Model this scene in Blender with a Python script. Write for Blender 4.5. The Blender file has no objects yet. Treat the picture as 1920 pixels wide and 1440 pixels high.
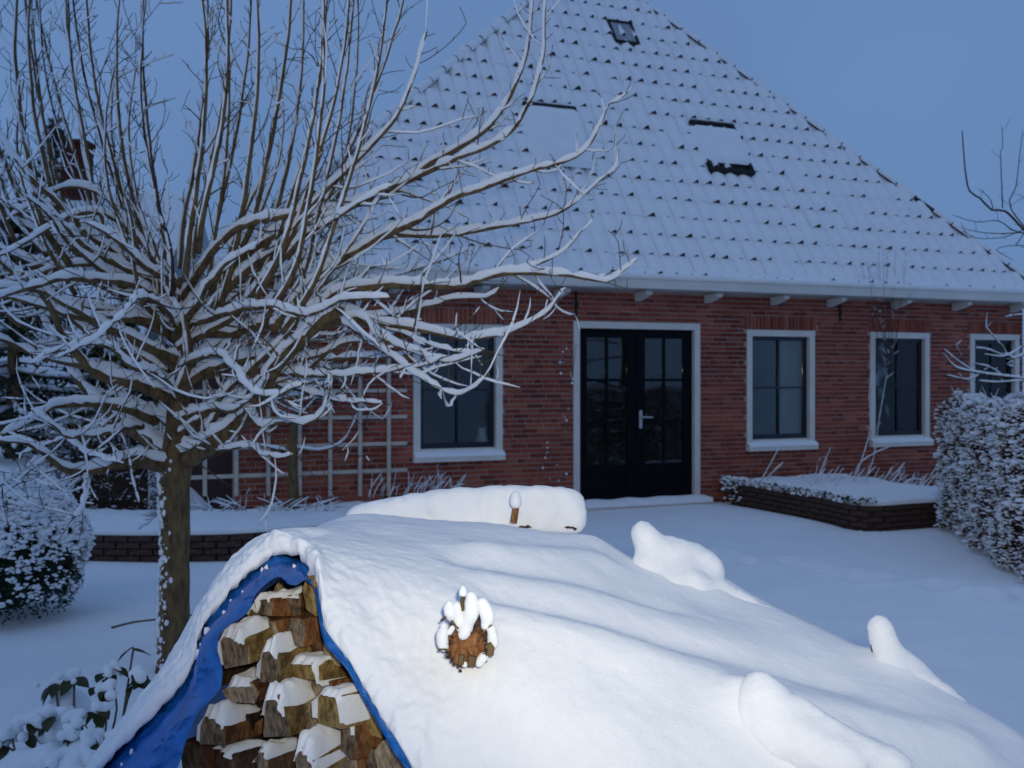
import bpy, math, random
import numpy as np
from mathutils import Vector, Matrix, noise as mnoise

random.seed(7)
np.random.seed(7)
R = math.radians
SC = bpy.context.scene
COL = SC.collection

# ------------------------------------------------------------------ camera
CAM_Z = 1.7
cam_d = bpy.data.cameras.new('camera')
cam_d.sensor_width = 36.0
cam_d.lens = 37.5
cam_d.shift_y = -20.0 / 1920.0
cam_d.clip_start = 0.05
cam_d.clip_end = 3000
cam_d.dof.use_dof = True
cam_d.dof.focus_distance = 2.5
cam_d.dof.aperture_fstop = 7.0
cam = bpy.data.objects.new('camera', cam_d)
COL.objects.link(cam)
cam.location = (0, 0, CAM_Z)
cam.rotation_euler = (R(90), 0, 0)
SC.camera = cam

# ------------------------------------------------------------------ sky and light (overcast winter dusk)
world = bpy.data.worlds.new('World')
SC.world = world
world.use_nodes = True
wn = world.node_tree
wn.nodes.clear()
w_out = wn.nodes.new('ShaderNodeOutputWorld')
w_bg = wn.nodes.new('ShaderNodeBackground')
w_sky = wn.nodes.new('ShaderNodeTexSky')
w_sky.sky_type = 'NISHITA'
w_sky.sun_disc = False
w_sky.sun_elevation = R(4)
w_sky.sun_rotation = R(200)
w_sky.ozone_density = 4.0
w_sc = wn.nodes.new('ShaderNodeVectorMath'); w_sc.operation = 'SCALE'
w_sc.inputs['Scale'].default_value = 0.6
w_mix = wn.nodes.new('ShaderNodeMixRGB')
w_mix.inputs[0].default_value = 0.90           # the even cloud layer over the clear sky
w_mix.inputs[2].default_value = (1.40, 2.54, 4.95, 1)
w_bg.inputs['Strength'].default_value = 0.1
wn.links.new(w_sky.outputs[0], w_sc.inputs[0])
wn.links.new(w_sc.outputs[0], w_mix.inputs[1])
w_tc = wn.nodes.new('ShaderNodeTexCoord')
w_nz = wn.nodes.new('ShaderNodeTexNoise'); w_nz.inputs['Scale'].default_value = 2.2; w_nz.inputs['Detail'].default_value = 3
w_mr = wn.nodes.new('ShaderNodeMapRange'); w_mr.inputs['From Min'].default_value = 0.3; w_mr.inputs['From Max'].default_value = 0.7
w_mr.inputs['To Min'].default_value = 0.92; w_mr.inputs['To Max'].default_value = 1.10
w_mul = wn.nodes.new('ShaderNodeVectorMath'); w_mul.operation = 'SCALE'
wn.links.new(w_tc.outputs['Generated'], w_nz.inputs['Vector'])
wn.links.new(w_nz.outputs['Fac'], w_mr.inputs['Value'])
wn.links.new(w_mix.outputs[0], w_mul.inputs[0]); wn.links.new(w_mr.outputs[0], w_mul.inputs['Scale'])
wn.links.new(w_mul.outputs[0], w_bg.inputs['Color'])
wn.links.new(w_bg.outputs[0], w_out.inputs['Surface'])

sun_d = bpy.data.lights.new('sun', 'SUN')
sun_d.energy = 0.12
sun_d.angle = R(40)
sun_d.color = (1.0, 0.93, 0.86)
sun = bpy.data.objects.new('sun', sun_d)
COL.objects.link(sun)
sun.rotation_euler = (R(62), 0, R(-20))

# the photograph is lit by the camera's own flash (its glint stands in the window bars)
fl_d = bpy.data.lights.new('camera_flash', 'SPOT')
fl_d.energy = 222
fl_d.spot_size = R(76)
fl_d.spot_blend = 1.0
fl_d.shadow_soft_size = 0.03
fl_d.color = (1.0, 0.94, 0.76)
fl = bpy.data.objects.new('camera_flash', fl_d)
COL.objects.link(fl)
fl.location = (0.07, -0.03, CAM_Z + 0.10)
fl.rotation_euler = (R(92), 0, R(-7))

SC.view_settings.view_transform = 'Standard'
SC.view_settings.look = 'None'
SC.view_settings.exposure = 0.0
SC.view_settings.gamma = 1.0
SC.view_settings.use_curve_mapping = False
SC.cycles.use_denoising = True
SC.cycles.max_bounces = 8
SC.cycles.caustics_reflective = False
SC.cycles.caustics_refractive = False
SC.cycles.sample_clamp_indirect = 4.0


def P(px, py, Y):
    """a point of the place seen at photo pixel (px, py), Y metres away"""
    return Vector(((px - 960) / 2000 * Y, Y, CAM_Z - (py - 700) / 2000 * Y))


# ------------------------------------------------------------------ materials
def new_mat(name):
    m = bpy.data.materials.new(name)
    m.use_nodes = True
    nt = m.node_tree
    b = nt.nodes['Principled BSDF']
    return m, nt, b


def N(nt, kind, **kw):
    n = nt.nodes.new(kind)
    for k, v in kw.items():
        setattr(n, k, v)
    return n


def ramp(nt, src, stops):
    r = N(nt, 'ShaderNodeValToRGB')
    el = r.color_ramp.elements
    while len(el) < len(stops):
        el.new(0.5)
    for e, (p, c) in zip(el, stops):
        e.position = p
        e.color = (c[0], c[1], c[2], 1)
    nt.links.new(src, r.inputs[0])
    return r.outputs[0]


def tex_noise(nt, scale, detail=4, rough=0.55, coord='Object', stretch=None):
    tc = N(nt, 'ShaderNodeTexCoord')
    out = tc.outputs[coord]
    if stretch:
        mp = N(nt, 'ShaderNodeMapping')
        mp.inputs['Scale'].default_value = stretch
        nt.links.new(out, mp.inputs[0])
        out = mp.outputs[0]
    n = N(nt, 'ShaderNodeTexNoise')
    n.inputs['Scale'].default_value = scale
    n.inputs['Detail'].default_value = detail
    n.inputs['Roughness'].default_value = rough
    nt.links.new(out, n.inputs['Vector'])
    return n.outputs['Fac']


def add_bump(nt, b, src, strength, dist):
    bp = N(nt, 'ShaderNodeBump')
    bp.inputs['Strength'].default_value = strength
    bp.inputs['Distance'].default_value = dist
    nt.links.new(src, bp.inputs['Height'])
    nt.links.new(bp.outputs[0], b.inputs['Normal'])


def simple(name, stops, scale=8, rough=0.8, bump=0.0, bdist=0.01, stretch=None, spec=0.3, detail=5):
    m, nt, b = new_mat(name)
    f = tex_noise(nt, scale, detail, 0.6, stretch=stretch)
    c = ramp(nt, f, stops)
    nt.links.new(c, b.inputs['Base Color'])
    b.inputs['Roughness'].default_value = rough
    b.inputs['Specular IOR Level'].default_value = spec
    if bump:
        add_bump(nt, b, f, bump, bdist)
    return m


def snow_mat(name, scale, bump, dist, sub=0.0):
    m, nt, b = new_mat(name)
    f = tex_noise(nt, scale, 8, 0.62)
    c = ramp(nt, f, [(0.3, (0.84, 0.86, 0.89)), (0.7, (0.91, 0.92, 0.93))])
    nt.links.new(c, b.inputs['Base Color'])
    b.inputs['Roughness'].default_value = 0.75
    b.inputs['Specular IOR Level'].default_value = 0.25
    if 'Diffuse Roughness' in b.inputs: b.inputs['Diffuse Roughness'].default_value = 0.6
    if sub:
        b.inputs['Subsurface Weight'].default_value = sub
        b.inputs['Subsurface Radius'].default_value = (1, 0.95, 0.9)
        b.inputs['Subsurface Scale'].default_value = 0.02
    add_bump(nt, b, f, bump, dist)
    return m


def heap_snow():
    m, nt, b = new_mat('heap_snow')
    f = tex_noise(nt, 9, 8, 0.6)
    g = tex_noise(nt, 260, 3, 0.7)
    mx = N(nt, 'ShaderNodeMath', operation='MULTIPLY_ADD')
    mx.inputs[1].default_value = 0.22
    nt.links.new(g, mx.inputs[0]); nt.links.new(f, mx.inputs[2])
    g2 = tex_noise(nt, 48, 4, 0.7)
    m2 = N(nt, 'ShaderNodeMath', operation='MULTIPLY_ADD'); m2.inputs[1].default_value = 0.28
    nt.links.new(g2, m2.inputs[0]); nt.links.new(mx.outputs[0], m2.inputs[2])
    c = ramp(nt, f, [(0.3, (0.82, 0.83, 0.85)), (0.7, (0.88, 0.885, 0.895))])
    nt.links.new(c, b.inputs['Base Color'])
    b.inputs['Roughness'].default_value = 0.7
    b.inputs['Specular IOR Level'].default_value = 0.3
    if 'Diffuse Roughness' in b.inputs: b.inputs['Diffuse Roughness'].default_value = 0.3
    b.inputs['Subsurface Weight'].default_value = 0.25
    b.inputs['Subsurface Radius'].default_value = (1, 0.95, 0.9)
    b.inputs['Subsurface Scale'].default_value = 0.012
    add_bump(nt, b, m2.outputs[0], 0.7, 0.009)
    return m


M = {}
M['snow'] = snow_mat('snow', 5, 0.35, 0.03)
M['ground'] = snow_mat('ground_snow', 2.2, 0.3, 0.03)
M['heap'] = heap_snow()
M['tsnow'] = snow_mat('branch_snow', 40, 0.5, 0.01)
M['bark'] = simple('bark', [(0.3, (0.055, 0.034, 0.018)), (0.55, (0.165, 0.105, 0.048)), (0.75, (0.22, 0.155, 0.062))], 26, 0.9, 0.9, 0.012, (1, 1, 0.3))
M['twig'] = simple('twig_bark', [(0.3, (0.030, 0.019, 0.016)), (0.7, (0.075, 0.048, 0.036))], 20, 0.8)
M['mortar'] = simple('mortar', [(0.3, (0.30, 0.22, 0.19)), (0.7, (0.46, 0.36, 0.31))], 5, 0.95)
M['frame'] = simple('cream_paint', [(0.3, (0.66, 0.62, 0.55)), (0.7, (0.76, 0.72, 0.64))], 3, 0.5)
M['fascia'] = simple('fascia_paint', [(0.3, (0.66, 0.63, 0.56)), (0.7, (0.76, 0.73, 0.66))], 2, 0.55)
M['sash'] = simple('dark_paint', [(0.3, (0.006, 0.008, 0.013)), (0.7, (0.011, 0.014, 0.022))], 4, 0.25, spec=0.5)
M['door'] = simple('door_paint', [(0.3, (0.0035, 0.0035, 0.005)), (0.7, (0.006, 0.006, 0.009))], 4, 0.5, spec=0.10)
M['metal'] = simple('brushed_metal', [(0.3, (0.36, 0.38, 0.41)), (0.7, (0.46, 0.48, 0.51))], 30, 0.35, spec=0.6)
M['iron'] = simple('black_iron', [(0.3, (0.010, 0.010, 0.011)), (0.7, (0.02, 0.018, 0.017))], 20, 0.7)
M['clay'] = simple('dark_clay', [(0.3, (0.020, 0.014, 0.014)), (0.7, (0.045, 0.030, 0.028))], 14, 0.7)
M['room'] = simple('room_plaster', [(0.3, (0.20, 0.19, 0.17)), (0.7, (0.28, 0.26, 0.235))], 2, 0.9)
M['curtain'] = simple('curtain_cloth', [(0.3, (0.60, 0.60, 0.58)), (0.7, (0.72, 0.71, 0.68))], 4, 0.9)
M['trellis'] = simple('trellis_wood', [(0.3, (0.46, 0.40, 0.32)), (0.7, (0.62, 0.55, 0.46))], 9, 0.8)
M['china'] = simple('white_china', [(0.3, (0.78, 0.78, 0.76)), (0.7, (0.82, 0.82, 0.80))], 4, 0.3)
M['leafgreen'] = simple('evergreen_leaf', [(0.3, (0.010, 0.020, 0.010)), (0.7, (0.026, 0.044, 0.020))], 30, 0.55)
M['leafbrown'] = simple('beech_leaf', [(0.3, (0.045, 0.018, 0.009)), (0.7, (0.13, 0.052, 0.024))], 22, 0.8)
M['laurel'] = simple('laurel_leaf', [(0.3, (0.022, 0.030, 0.010)), (0.7, (0.062, 0.064, 0.018))], 22, 0.5)
M['stem'] = simple('dry_stem', [(0.3, (0.09, 0.06, 0.045)), (0.7, (0.20, 0.14, 0.11))], 12, 0.9)
M['greypane'] = simple('frosted_pane', [(0.3, (0.24, 0.26, 0.29)), (0.7, (0.36, 0.38, 0.41))], 6, 0.35)
M['barn'] = simple('barn_wall', [(0.3, (0.030, 0.022, 0.018)), (0.7, (0.060, 0.042, 0.034))], 3, 0.9)


def brick_mat(name, dark=1.0):
    m, nt, b = new_mat(name)
    oi = N(nt, 'ShaderNodeObjectInfo')
    geo = N(nt, 'ShaderNodeNewGeometry')
    ad = N(nt, 'ShaderNodeMath', operation='ADD')
    fr = N(nt, 'ShaderNodeMath', operation='FRACT')
    nt.links.new(oi.outputs['Random'], ad.inputs[0])
    nt.links.new(geo.outputs['Random Per Island'], ad.inputs[1])
    nt.links.new(ad.outputs[0], fr.inputs[0])
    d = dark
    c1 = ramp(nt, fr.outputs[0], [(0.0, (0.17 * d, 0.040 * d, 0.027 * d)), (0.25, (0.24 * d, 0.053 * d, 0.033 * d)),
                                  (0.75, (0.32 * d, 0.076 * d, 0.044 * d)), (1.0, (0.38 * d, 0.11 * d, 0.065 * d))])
    tc = N(nt, 'ShaderNodeTexCoord')
    nz = N(nt, 'ShaderNodeTexNoise')
    nz.inputs['Scale'].default_value = 1.3
    nz.inputs['Detail'].default_value = 6
    nt.links.new(geo.outputs['Position'], nz.inputs['Vector'])
    grime = ramp(nt, nz.outputs['Fac'], [(0.32, (0.66, 0.62, 0.62)), (0.6, (1, 1, 1))])
    mx = N(nt, 'ShaderNodeMixRGB', blend_type='MULTIPLY')
    mx.inputs[0].default_value = 1.0
    nt.links.new(c1, mx.inputs[1]); nt.links.new(grime, mx.inputs[2])
    nt.links.new(mx.outputs[0], b.inputs['Base Color'])
    b.inputs['Roughness'].default_value = 0.9
    b.inputs['Specular IOR Level'].default_value = 0.2
    n2 = N(nt, 'ShaderNodeTexNoise')
    n2.inputs['Scale'].default_value = 90
    nt.links.new(geo.outputs['Position'], n2.inputs['Vector'])
    add_bump(nt, b, n2.outputs['Fac'], 0.5, 0.004)
    return m


M['brick'] = brick_mat('brick', 1.12)
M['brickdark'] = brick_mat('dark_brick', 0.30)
M['planter'] = simple('planter_brick', [(0.3, (0.032, 0.018, 0.014)), (0.5, (0.072, 0.040, 0.030)), (0.75, (0.11, 0.070, 0.052))], 3.5, 0.95, 0.4, 0.004)


def glass_mat():
    m, nt, b = new_mat('window_glass')
    nt.nodes.remove(b)
    out = nt.nodes['Material Output']
    fr = N(nt, 'ShaderNodeFresnel'); fr.inputs['IOR'].default_value = 1.5
    ma = N(nt, 'ShaderNodeMath', operation='MULTIPLY_ADD')
    ma.inputs[1].default_value = 1.5; ma.inputs[2].default_value = 0.0
    tr = N(nt, 'ShaderNodeBsdfTransparent'); tr.inputs[0].default_value = (0.80, 0.84, 0.84, 1)
    gl = N(nt, 'ShaderNodeBsdfGlossy'); gl.inputs['Roughness'].default_value = 0.015
    mx = N(nt, 'ShaderNodeMixShader')
    tc = tex_noise(nt, 1.6, 2)
    bp = N(nt, 'ShaderNodeBump'); bp.inputs['Strength'].default_value = 0.12; bp.inputs['Distance'].default_value = 0.02
    nt.links.new(tc, bp.inputs['Height'])
    nt.links.new(bp.outputs[0], gl.inputs['Normal'])
    nt.links.new(fr.outputs[0], ma.inputs[0])
    nt.links.new(ma.outputs[0], mx.inputs[0])
    nt.links.new(tr.outputs[0], mx.inputs[1]); nt.links.new(gl.outputs[0], mx.inputs[2])
    nt.links.new(mx.outputs[0], out.inputs['Surface'])
    return m


M['glass'] = glass_mat()


def tarp_mat():
    m, nt, b = new_mat('blue_tarp')
    f = tex_noise(nt, 14, 6, 0.6)
    c = ramp(nt, f, [(0.3, (0.006, 0.085, 0.33)), (0.7, (0.014, 0.17, 0.56))])
    nt.links.new(c, b.inputs['Base Color'])
    b.inputs['Roughness'].default_value = 0.42
    g = tex_noise(nt, 420, 1)
    mx = N(nt, 'ShaderNodeMath', operation='MULTIPLY_ADD'); mx.inputs[1].default_value = 0.08
    nt.links.new(g, mx.inputs[0]); nt.links.new(f, mx.inputs[2])
    add_bump(nt, b, mx.outputs[0], 0.7, 0.02)
    return m


M['tarp'] = tarp_mat()


def wood_mat(name, c0, c1, c2):
    m, nt, b = new_mat(name)
    f = tex_noise(nt, 12, 7, 0.65, stretch=(9, 1.0, 3.2))
    g = tex_noise(nt, 9, 4, 0.5)
    mx = N(nt, 'ShaderNodeMath', operation='MULTIPLY_ADD'); mx.inputs[1].default_value = 0.6
    sb = N(nt, 'ShaderNodeMath', operation='SUBTRACT'); sb.inputs[1].default_value = 0.3
    nt.links.new(g, mx.inputs[0]); nt.links.new(f, mx.inputs[2]); nt.links.new(mx.outputs[0], sb.inputs[0])
    c = ramp(nt, sb.outputs[0], [(0.33, c0), (0.5, c1), (0.68, c2)])
    nt.links.new(c, b.inputs['Base Color'])
    b.inputs['Roughness'].default_value = 0.85
    b.inputs['Specular IOR Level'].default_value = 0.2
    add_bump(nt, b, f, 0.8, 0.012)
    return m


WOOD = {
    'brown': wood_mat('wood_brown', (0.043, 0.026, 0.014), (0.123, 0.067, 0.035), (0.232, 0.138, 0.072)),
    'orange': wood_mat('wood_orange', (0.080, 0.032, 0.013), (0.217, 0.090, 0.035), (0.362, 0.174, 0.072)),
    'grey': wood_mat('wood_grey', (0.055, 0.038, 0.024), (0.20, 0.142, 0.092), (0.36, 0.27, 0.185)),
    'yellow': wood_mat('wood_yellow', (0.109, 0.067, 0.022), (0.290, 0.189, 0.065), (0.464, 0.319, 0.131)),
    'pale': wood_mat('wood_pale', (0.160, 0.116, 0.072), (0.362, 0.268, 0.174), (0.551, 0.420, 0.275)),
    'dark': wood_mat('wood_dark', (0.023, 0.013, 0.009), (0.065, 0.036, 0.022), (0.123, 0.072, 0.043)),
    'red': wood_mat('wood_red', (0.051, 0.019, 0.010), (0.138, 0.048, 0.025), (0.232, 0.090, 0.049)),
}


# ------------------------------------------------------------------ mesh helpers
class MB:
    def __init__(self):
        self.v = []; self.f = []; self.m = []

    def quad_grid(self, rows, mat=0, flip=False):
        """rows: list of equal-length lists of points"""
        o = len(self.v); w = len(rows[0])
        for r in rows:
            self.v.extend(tuple(p) for p in r)
        for i in range(len(rows) - 1):
            for j in range(w - 1):
                a = o + i * w + j
                q = (a, a + 1, a + w + 1, a + w)
                self.f.append(q[::-1] if flip else q)
                self.m.append(mat)

    def box(self, x0, x1, y0, y1, z0, z1, mat=0):
        o = len(self.v)
        self.v += [(x0, y0, z0), (x1, y0, z0), (x1, y1, z0), (x0, y1, z0), (x0, y0, z1), (x1, y0, z1), (x1, y1, z1), (x0, y1, z1)]
        for q in ((0, 3, 2, 1), (4, 5, 6, 7), (0, 1, 5, 4), (1, 2, 6, 5), (2, 3, 7, 6), (3, 0, 4, 7)):
            self.f.append(tuple(o + i for i in q)); self.m.append(mat)

    def prism(self, poly, axis_vec, mat=0, mat_end=None):
        """poly: list of 3-D points, pushed along axis_vec"""
        o = len(self.v); n = len(poly)
        a = Vector(axis_vec)
        self.v += [tuple(p) for p in poly] + [tuple(Vector(p) + a) for p in poly]
        self.f.append(tuple(range(o, o + n))); self.m.append(mat if mat_end is None else mat_end)
        self.f.append(tuple(range(o + 2 * n - 1, o + n - 1, -1))); self.m.append(mat if mat_end is None else mat_end)
        for i in range(n):
            j = (i + 1) % n
            self.f.append((o + j, o + i, o + n + i, o + n + j)); self.m.append(mat)

    def tube(self, pts, rad, sides=5, mat=0, cap=True):
        o = len(self.v); n = len(pts)
        t0 = (pts[1] - pts[0])
        if t0.length < 1e-7:
            return
        t0 = t0.normalized()
        ref = Vector((0, 0, 1)) if abs(t0.z) < 0.9 else Vector((1, 0, 0))
        u = t0.cross(ref).normalized()
        cs = [(math.cos(2 * math.pi * k / sides), math.sin(2 * math.pi * k / sides)) for k in range(sides)]
        for i in range(n):
            if i == 0:
                t = t0
            elif i == n - 1:
                t = pts[i] - pts[i - 1]
            else:
                t = pts[i + 1] - pts[i - 1]
            if t.length < 1e-8:
                t = t0
            t = t.normalized()
            u = (u - t * u.dot(t))
            u = u.normalized() if u.length > 1e-6 else t.orthogonal().normalized()
            w = t.cross(u)
            p = pts[i]; r = rad[i]
            for c, s in cs:
                self.v.append((p.x + r * (u.x * c + w.x * s), p.y + r * (u.y * c + w.y * s), p.z + r * (u.z * c + w.z * s)))
        for i in range(n - 1):
            for k in range(sides):
                a = o + i * sides + k; b = o + i * sides + (k + 1) % sides
                self.f.append((a, b, b + sides, a + sides)); self.m.append(mat)
        if cap:
            self.f.append(tuple(o + k for k in range(sides - 1, -1, -1))); self.m.append(mat)
            self.f.append(tuple(o + (n - 1) * sides + k for k in range(sides))); self.m.append(mat)

    def blob(self, c, sx, sy, sz, rot=0.0, mat=0, jitter=0.18, low=False):
        o = len(self.v)
        if low:
            IV, IF = ICO_V[:12], ICO_F0
        else:
            IV, IF = ICO_V, ICO_F
        ca, sa = math.cos(rot), math.sin(rot)
        for (x, y, z) in IV:
            j = 1 + random.uniform(-jitter, jitter)
            X, Y, Z = x * sx * j, y * sy * j, z * sz * j
            self.v.append((c[0] + X * ca - Y * sa, c[1] + X * sa + Y * ca, c[2] + Z))
        for f in IF:
            self.f.append((o + f[0], o + f[1], o + f[2])); self.m.append(mat)

    def leaf(self, c, n, size, aspect=0.6, mat=0):
        n = Vector(n)
        if n.length < 1e-6:
            n = Vector((0, 0, 1))
        n.normalize()
        a = n.orthogonal().normalized()
        ang = random.uniform(0, 6.28)
        b = n.cross(a)
        d = a * math.cos(ang) + b * math.sin(ang)
        e = n.cross(d)
        c = Vector(c)
        o = len(self.v)
        h = size * aspect * 0.5
        self.v += [tuple(c - d * size * 0.5), tuple(c + e * h + n * size * 0.08), tuple(c + d * size * 0.5 - n * size * 0.1), tuple(c - e * h + n * size * 0.08)]
        self.f.append((o, o + 1, o + 2, o + 3)); self.m.append(mat)

    def build(self, name, mats, parent=None, smooth=False, loc=None):
        me = bpy.data.meshes.new(name)
        me.from_pydata(self.v, [], self.f)
        if not isinstance(mats, (list, tuple)):
            mats = [mats]
        for m in mats:
            me.materials.append(m)
        if len(mats) > 1:
            me.polygons.foreach_set('material_index', self.m)
        if smooth:
            me.polygons.foreach_set('use_smooth', [True] * len(me.polygons))
        me.update()
        return link(name, me, parent)


def link(name, me, parent=None):
    o = bpy.data.objects.new(name, me)
    COL.objects.link(o)
    if parent is not None:
        o.parent = parent
    return o


def empty(name, loc=(0, 0, 0), rz=0.0, parent=None):
    o = bpy.data.objects.new(name, None)
    COL.objects.link(o)
    o.location = loc
    o.rotation_euler = (0, 0, rz)
    o.empty_display_size = 0.2
    if parent is not None:
        o.parent = parent
    return o


def tag(o, label=None, cat=None, group=None, kind=None):
    if label: o['label'] = label
    if cat: o['category'] = cat
    if group: o['group'] = group
    if kind: o['kind'] = kind
    return o


def ico():
    t = (1 + 5 ** 0.5) / 2
    v = [Vector(p).normalized() for p in ((-1, t, 0), (1, t, 0), (-1, -t, 0), (1, -t, 0), (0, -1, t), (0, 1, t), (0, -1, -t), (0, 1, -t), (t, 0, -1), (t, 0, 1), (-t, 0, -1), (-t, 0, 1))]
    f = [(0, 11, 5), (0, 5, 1), (0, 1, 7), (0, 7, 10), (0, 10, 11), (1, 5, 9), (5, 11, 4), (11, 10, 2), (10, 7, 6), (7, 1, 8), (3, 9, 4), (3, 4, 2), (3, 2, 6), (3, 6, 8), (3, 8, 9), (4, 9, 5), (2, 4, 11), (6, 2, 10), (8, 6, 7), (9, 8, 1)]
    cache = {}
    def mid(a, b):
        k = (min(a, b), max(a, b))
        if k not in cache:
            v.append(((v[a] + v[b]) / 2).normalized()); cache[k] = len(v) - 1
        return cache[k]
    nf = []
    for a, b, c in f:
        ab, bc, ca = mid(a, b), mid(b, c), mid(c, a)
        nf += [(a, ab, ca), (b, bc, ab), (c, ca, bc), (ab, bc, ca)]
    return [tuple(p) for p in v], nf, f


ICO_V, ICO_F, ICO_F0 = ico()

# metaball snow: all are queued, evaluated once, then turned into plain meshes
META_Q = []


def meta(name, balls, mat, parent=None, res=0.012, wob=0.006, wscale=18, after=None):
    META_Q.append((name, balls, mat, parent, res, wob, wscale, after))


def flush_meta():
    tmp = []
    for i, (name, balls, mat, parent, res, wob, wscale, after) in enumerate(META_Q):
        mb = bpy.data.metaballs.new('mb%dx' % i)
        mb.resolution = res; mb.render_resolution = res
        mb.threshold = 0.6
        for (c, r) in balls:
            e = mb.elements.new()
            e.co = c
            e.radius = r * 1.74
        ob = bpy.data.objects.new('tmpmeta%sx' % chr(97 + i // 26) + chr(97 + i % 26), mb)
        COL.objects.link(ob)
        tmp.append((ob, mb))
    bpy.context.view_layer.update()
    dg = bpy.context.evaluated_depsgraph_get()
    for (ob, mb), (name, balls, mat, parent, res, wob, wscale, after) in zip(tmp, META_Q):
        me = bpy.data.meshes.new_from_object(ob.evaluated_get(dg))
        me.name = name
        bpy.data.objects.remove(ob)
        bpy.data.metaballs.remove(mb)
        for v in me.vertices:
            d = mnoise.noise(v.co * wscale) * wob + mnoise.noise(v.co * wscale * 3.1) * wob * 0.4
            v.co += v.normal * d
        me.materials.clear()
        me.materials.append(mat)
        me.polygons.foreach_set('use_smooth', [True] * len(me.polygons))
        me.update()
        o = link(name, me, parent)
        if after:
            after(o)
    META_Q.clear()


# ------------------------------------------------------------------ ground
def ground_z(x, y):
    z = 0.035 * mnoise.noise(Vector((x * 0.35, y * 0.35, 3.1))) + 0.012 * mnoise.noise(Vector((x * 1.4, y * 1.4, 9.7)))
    # drift rising towards the back left
    z += 0.22 / (1 + math.exp(-(y - 15.5 - 0.2 * x) * 0.9)) * (1 / (1 + math.exp((x + 6.2) * 1.6)))
    return z


def build_ground():
    mb = MB()
    xs = np.concatenate([[-900, -300, -120, -60, -30, -20], np.arange(-14, 1.5, 0.16), np.arange(1.5, 5.0, 0.06), np.arange(5.0, 14.01, 0.16), [20, 30, 60, 120, 300, 900]])
    ys = np.concatenate([[-900, -200, -60, -20, -6], np.arange(-3, 6.5, 0.16), np.arange(6.5, 10.5, 0.06), np.arange(10.5, 22.01, 0.16), [26, 34, 50, 90, 200, 500, 1500]])
    marks = []
    rnd = random.Random(4)
    for k in range(16):                      # old half-filled footprints in front of the hedge
        t = k / 15
        marks.append((1.9 + 2.6 * t + rnd.uniform(-.10, .10), 10.2 - 3.2 * t + (0.12 if k % 2 else -0.12), rnd.uniform(0, 1)))
    rows = []
    for y in ys:
        row = []
        for x in xs:
            z = ground_z(x, y) if abs(x) < 25 and -10 < y < 40 else (ground_z(max(-25, min(25, x)), max(-10, min(40, y))) if y > 20 else 0)
            for (mx, my, a) in marks:
                dx, dy = x - mx, y - my
                d2 = (dx / 0.10) ** 2 + (dy / 0.17) ** 2
                if d2 < 9:
                    z += -0.065 * math.exp(-d2 * d2) + 0.022 * math.exp(-((math.sqrt(d2) - 1.6) ** 2) * 3)
            row.append((x, y, z))
        rows.append(row)
    mb.quad_grid(rows)
    o = mb.build('ground', M['ground'], smooth=True)
    tag(o, kind='structure')


build_ground()

# ------------------------------------------------------------------ farmhouse (local x along the front, local y into the house)
ALPHA = math.atan2(2000, 4740)
HO = Vector((0, 12.93, 0))
house = empty('farmhouse', HO, ALPHA)
tag(house, 'red brick farmhouse with tall snow-covered hipped tile roof', 'house')
HU = Vector((math.cos(ALPHA), math.sin(ALPHA), 0)); HN = Vector((-math.sin(ALPHA), math.cos(ALPHA), 0))


def hw(u, n, z):
    return HO + HU * u + HN * n + Vector((0, 0, z))


U0, U1 = -3.28, 8.42          # wall ends
WT = 2.78                     # wall top
DEPTH = 8.5
EAVE_N, EAVE_Z = -0.34, 2.865
EU0, EU1 = -3.58, 8.52        # eave ends
APEX_U, APEX_N, APEX_Z = 2.55, 3.24, 8.27

WINS = [(-1.25, -0.126, 0.66, 2.285), (3.403, 4.519, 0.66, 2.285), (5.49, 6.575, 0.66, 2.285), (7.394, 8.0, 0.66, 2.285)]
WINS[3] = (7.36, 8.34, 0.66, 2.285)
DOOR = (0.827, 2.668, -0.02, 2.35)
OPEN = WINS + [DOOR]


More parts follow.
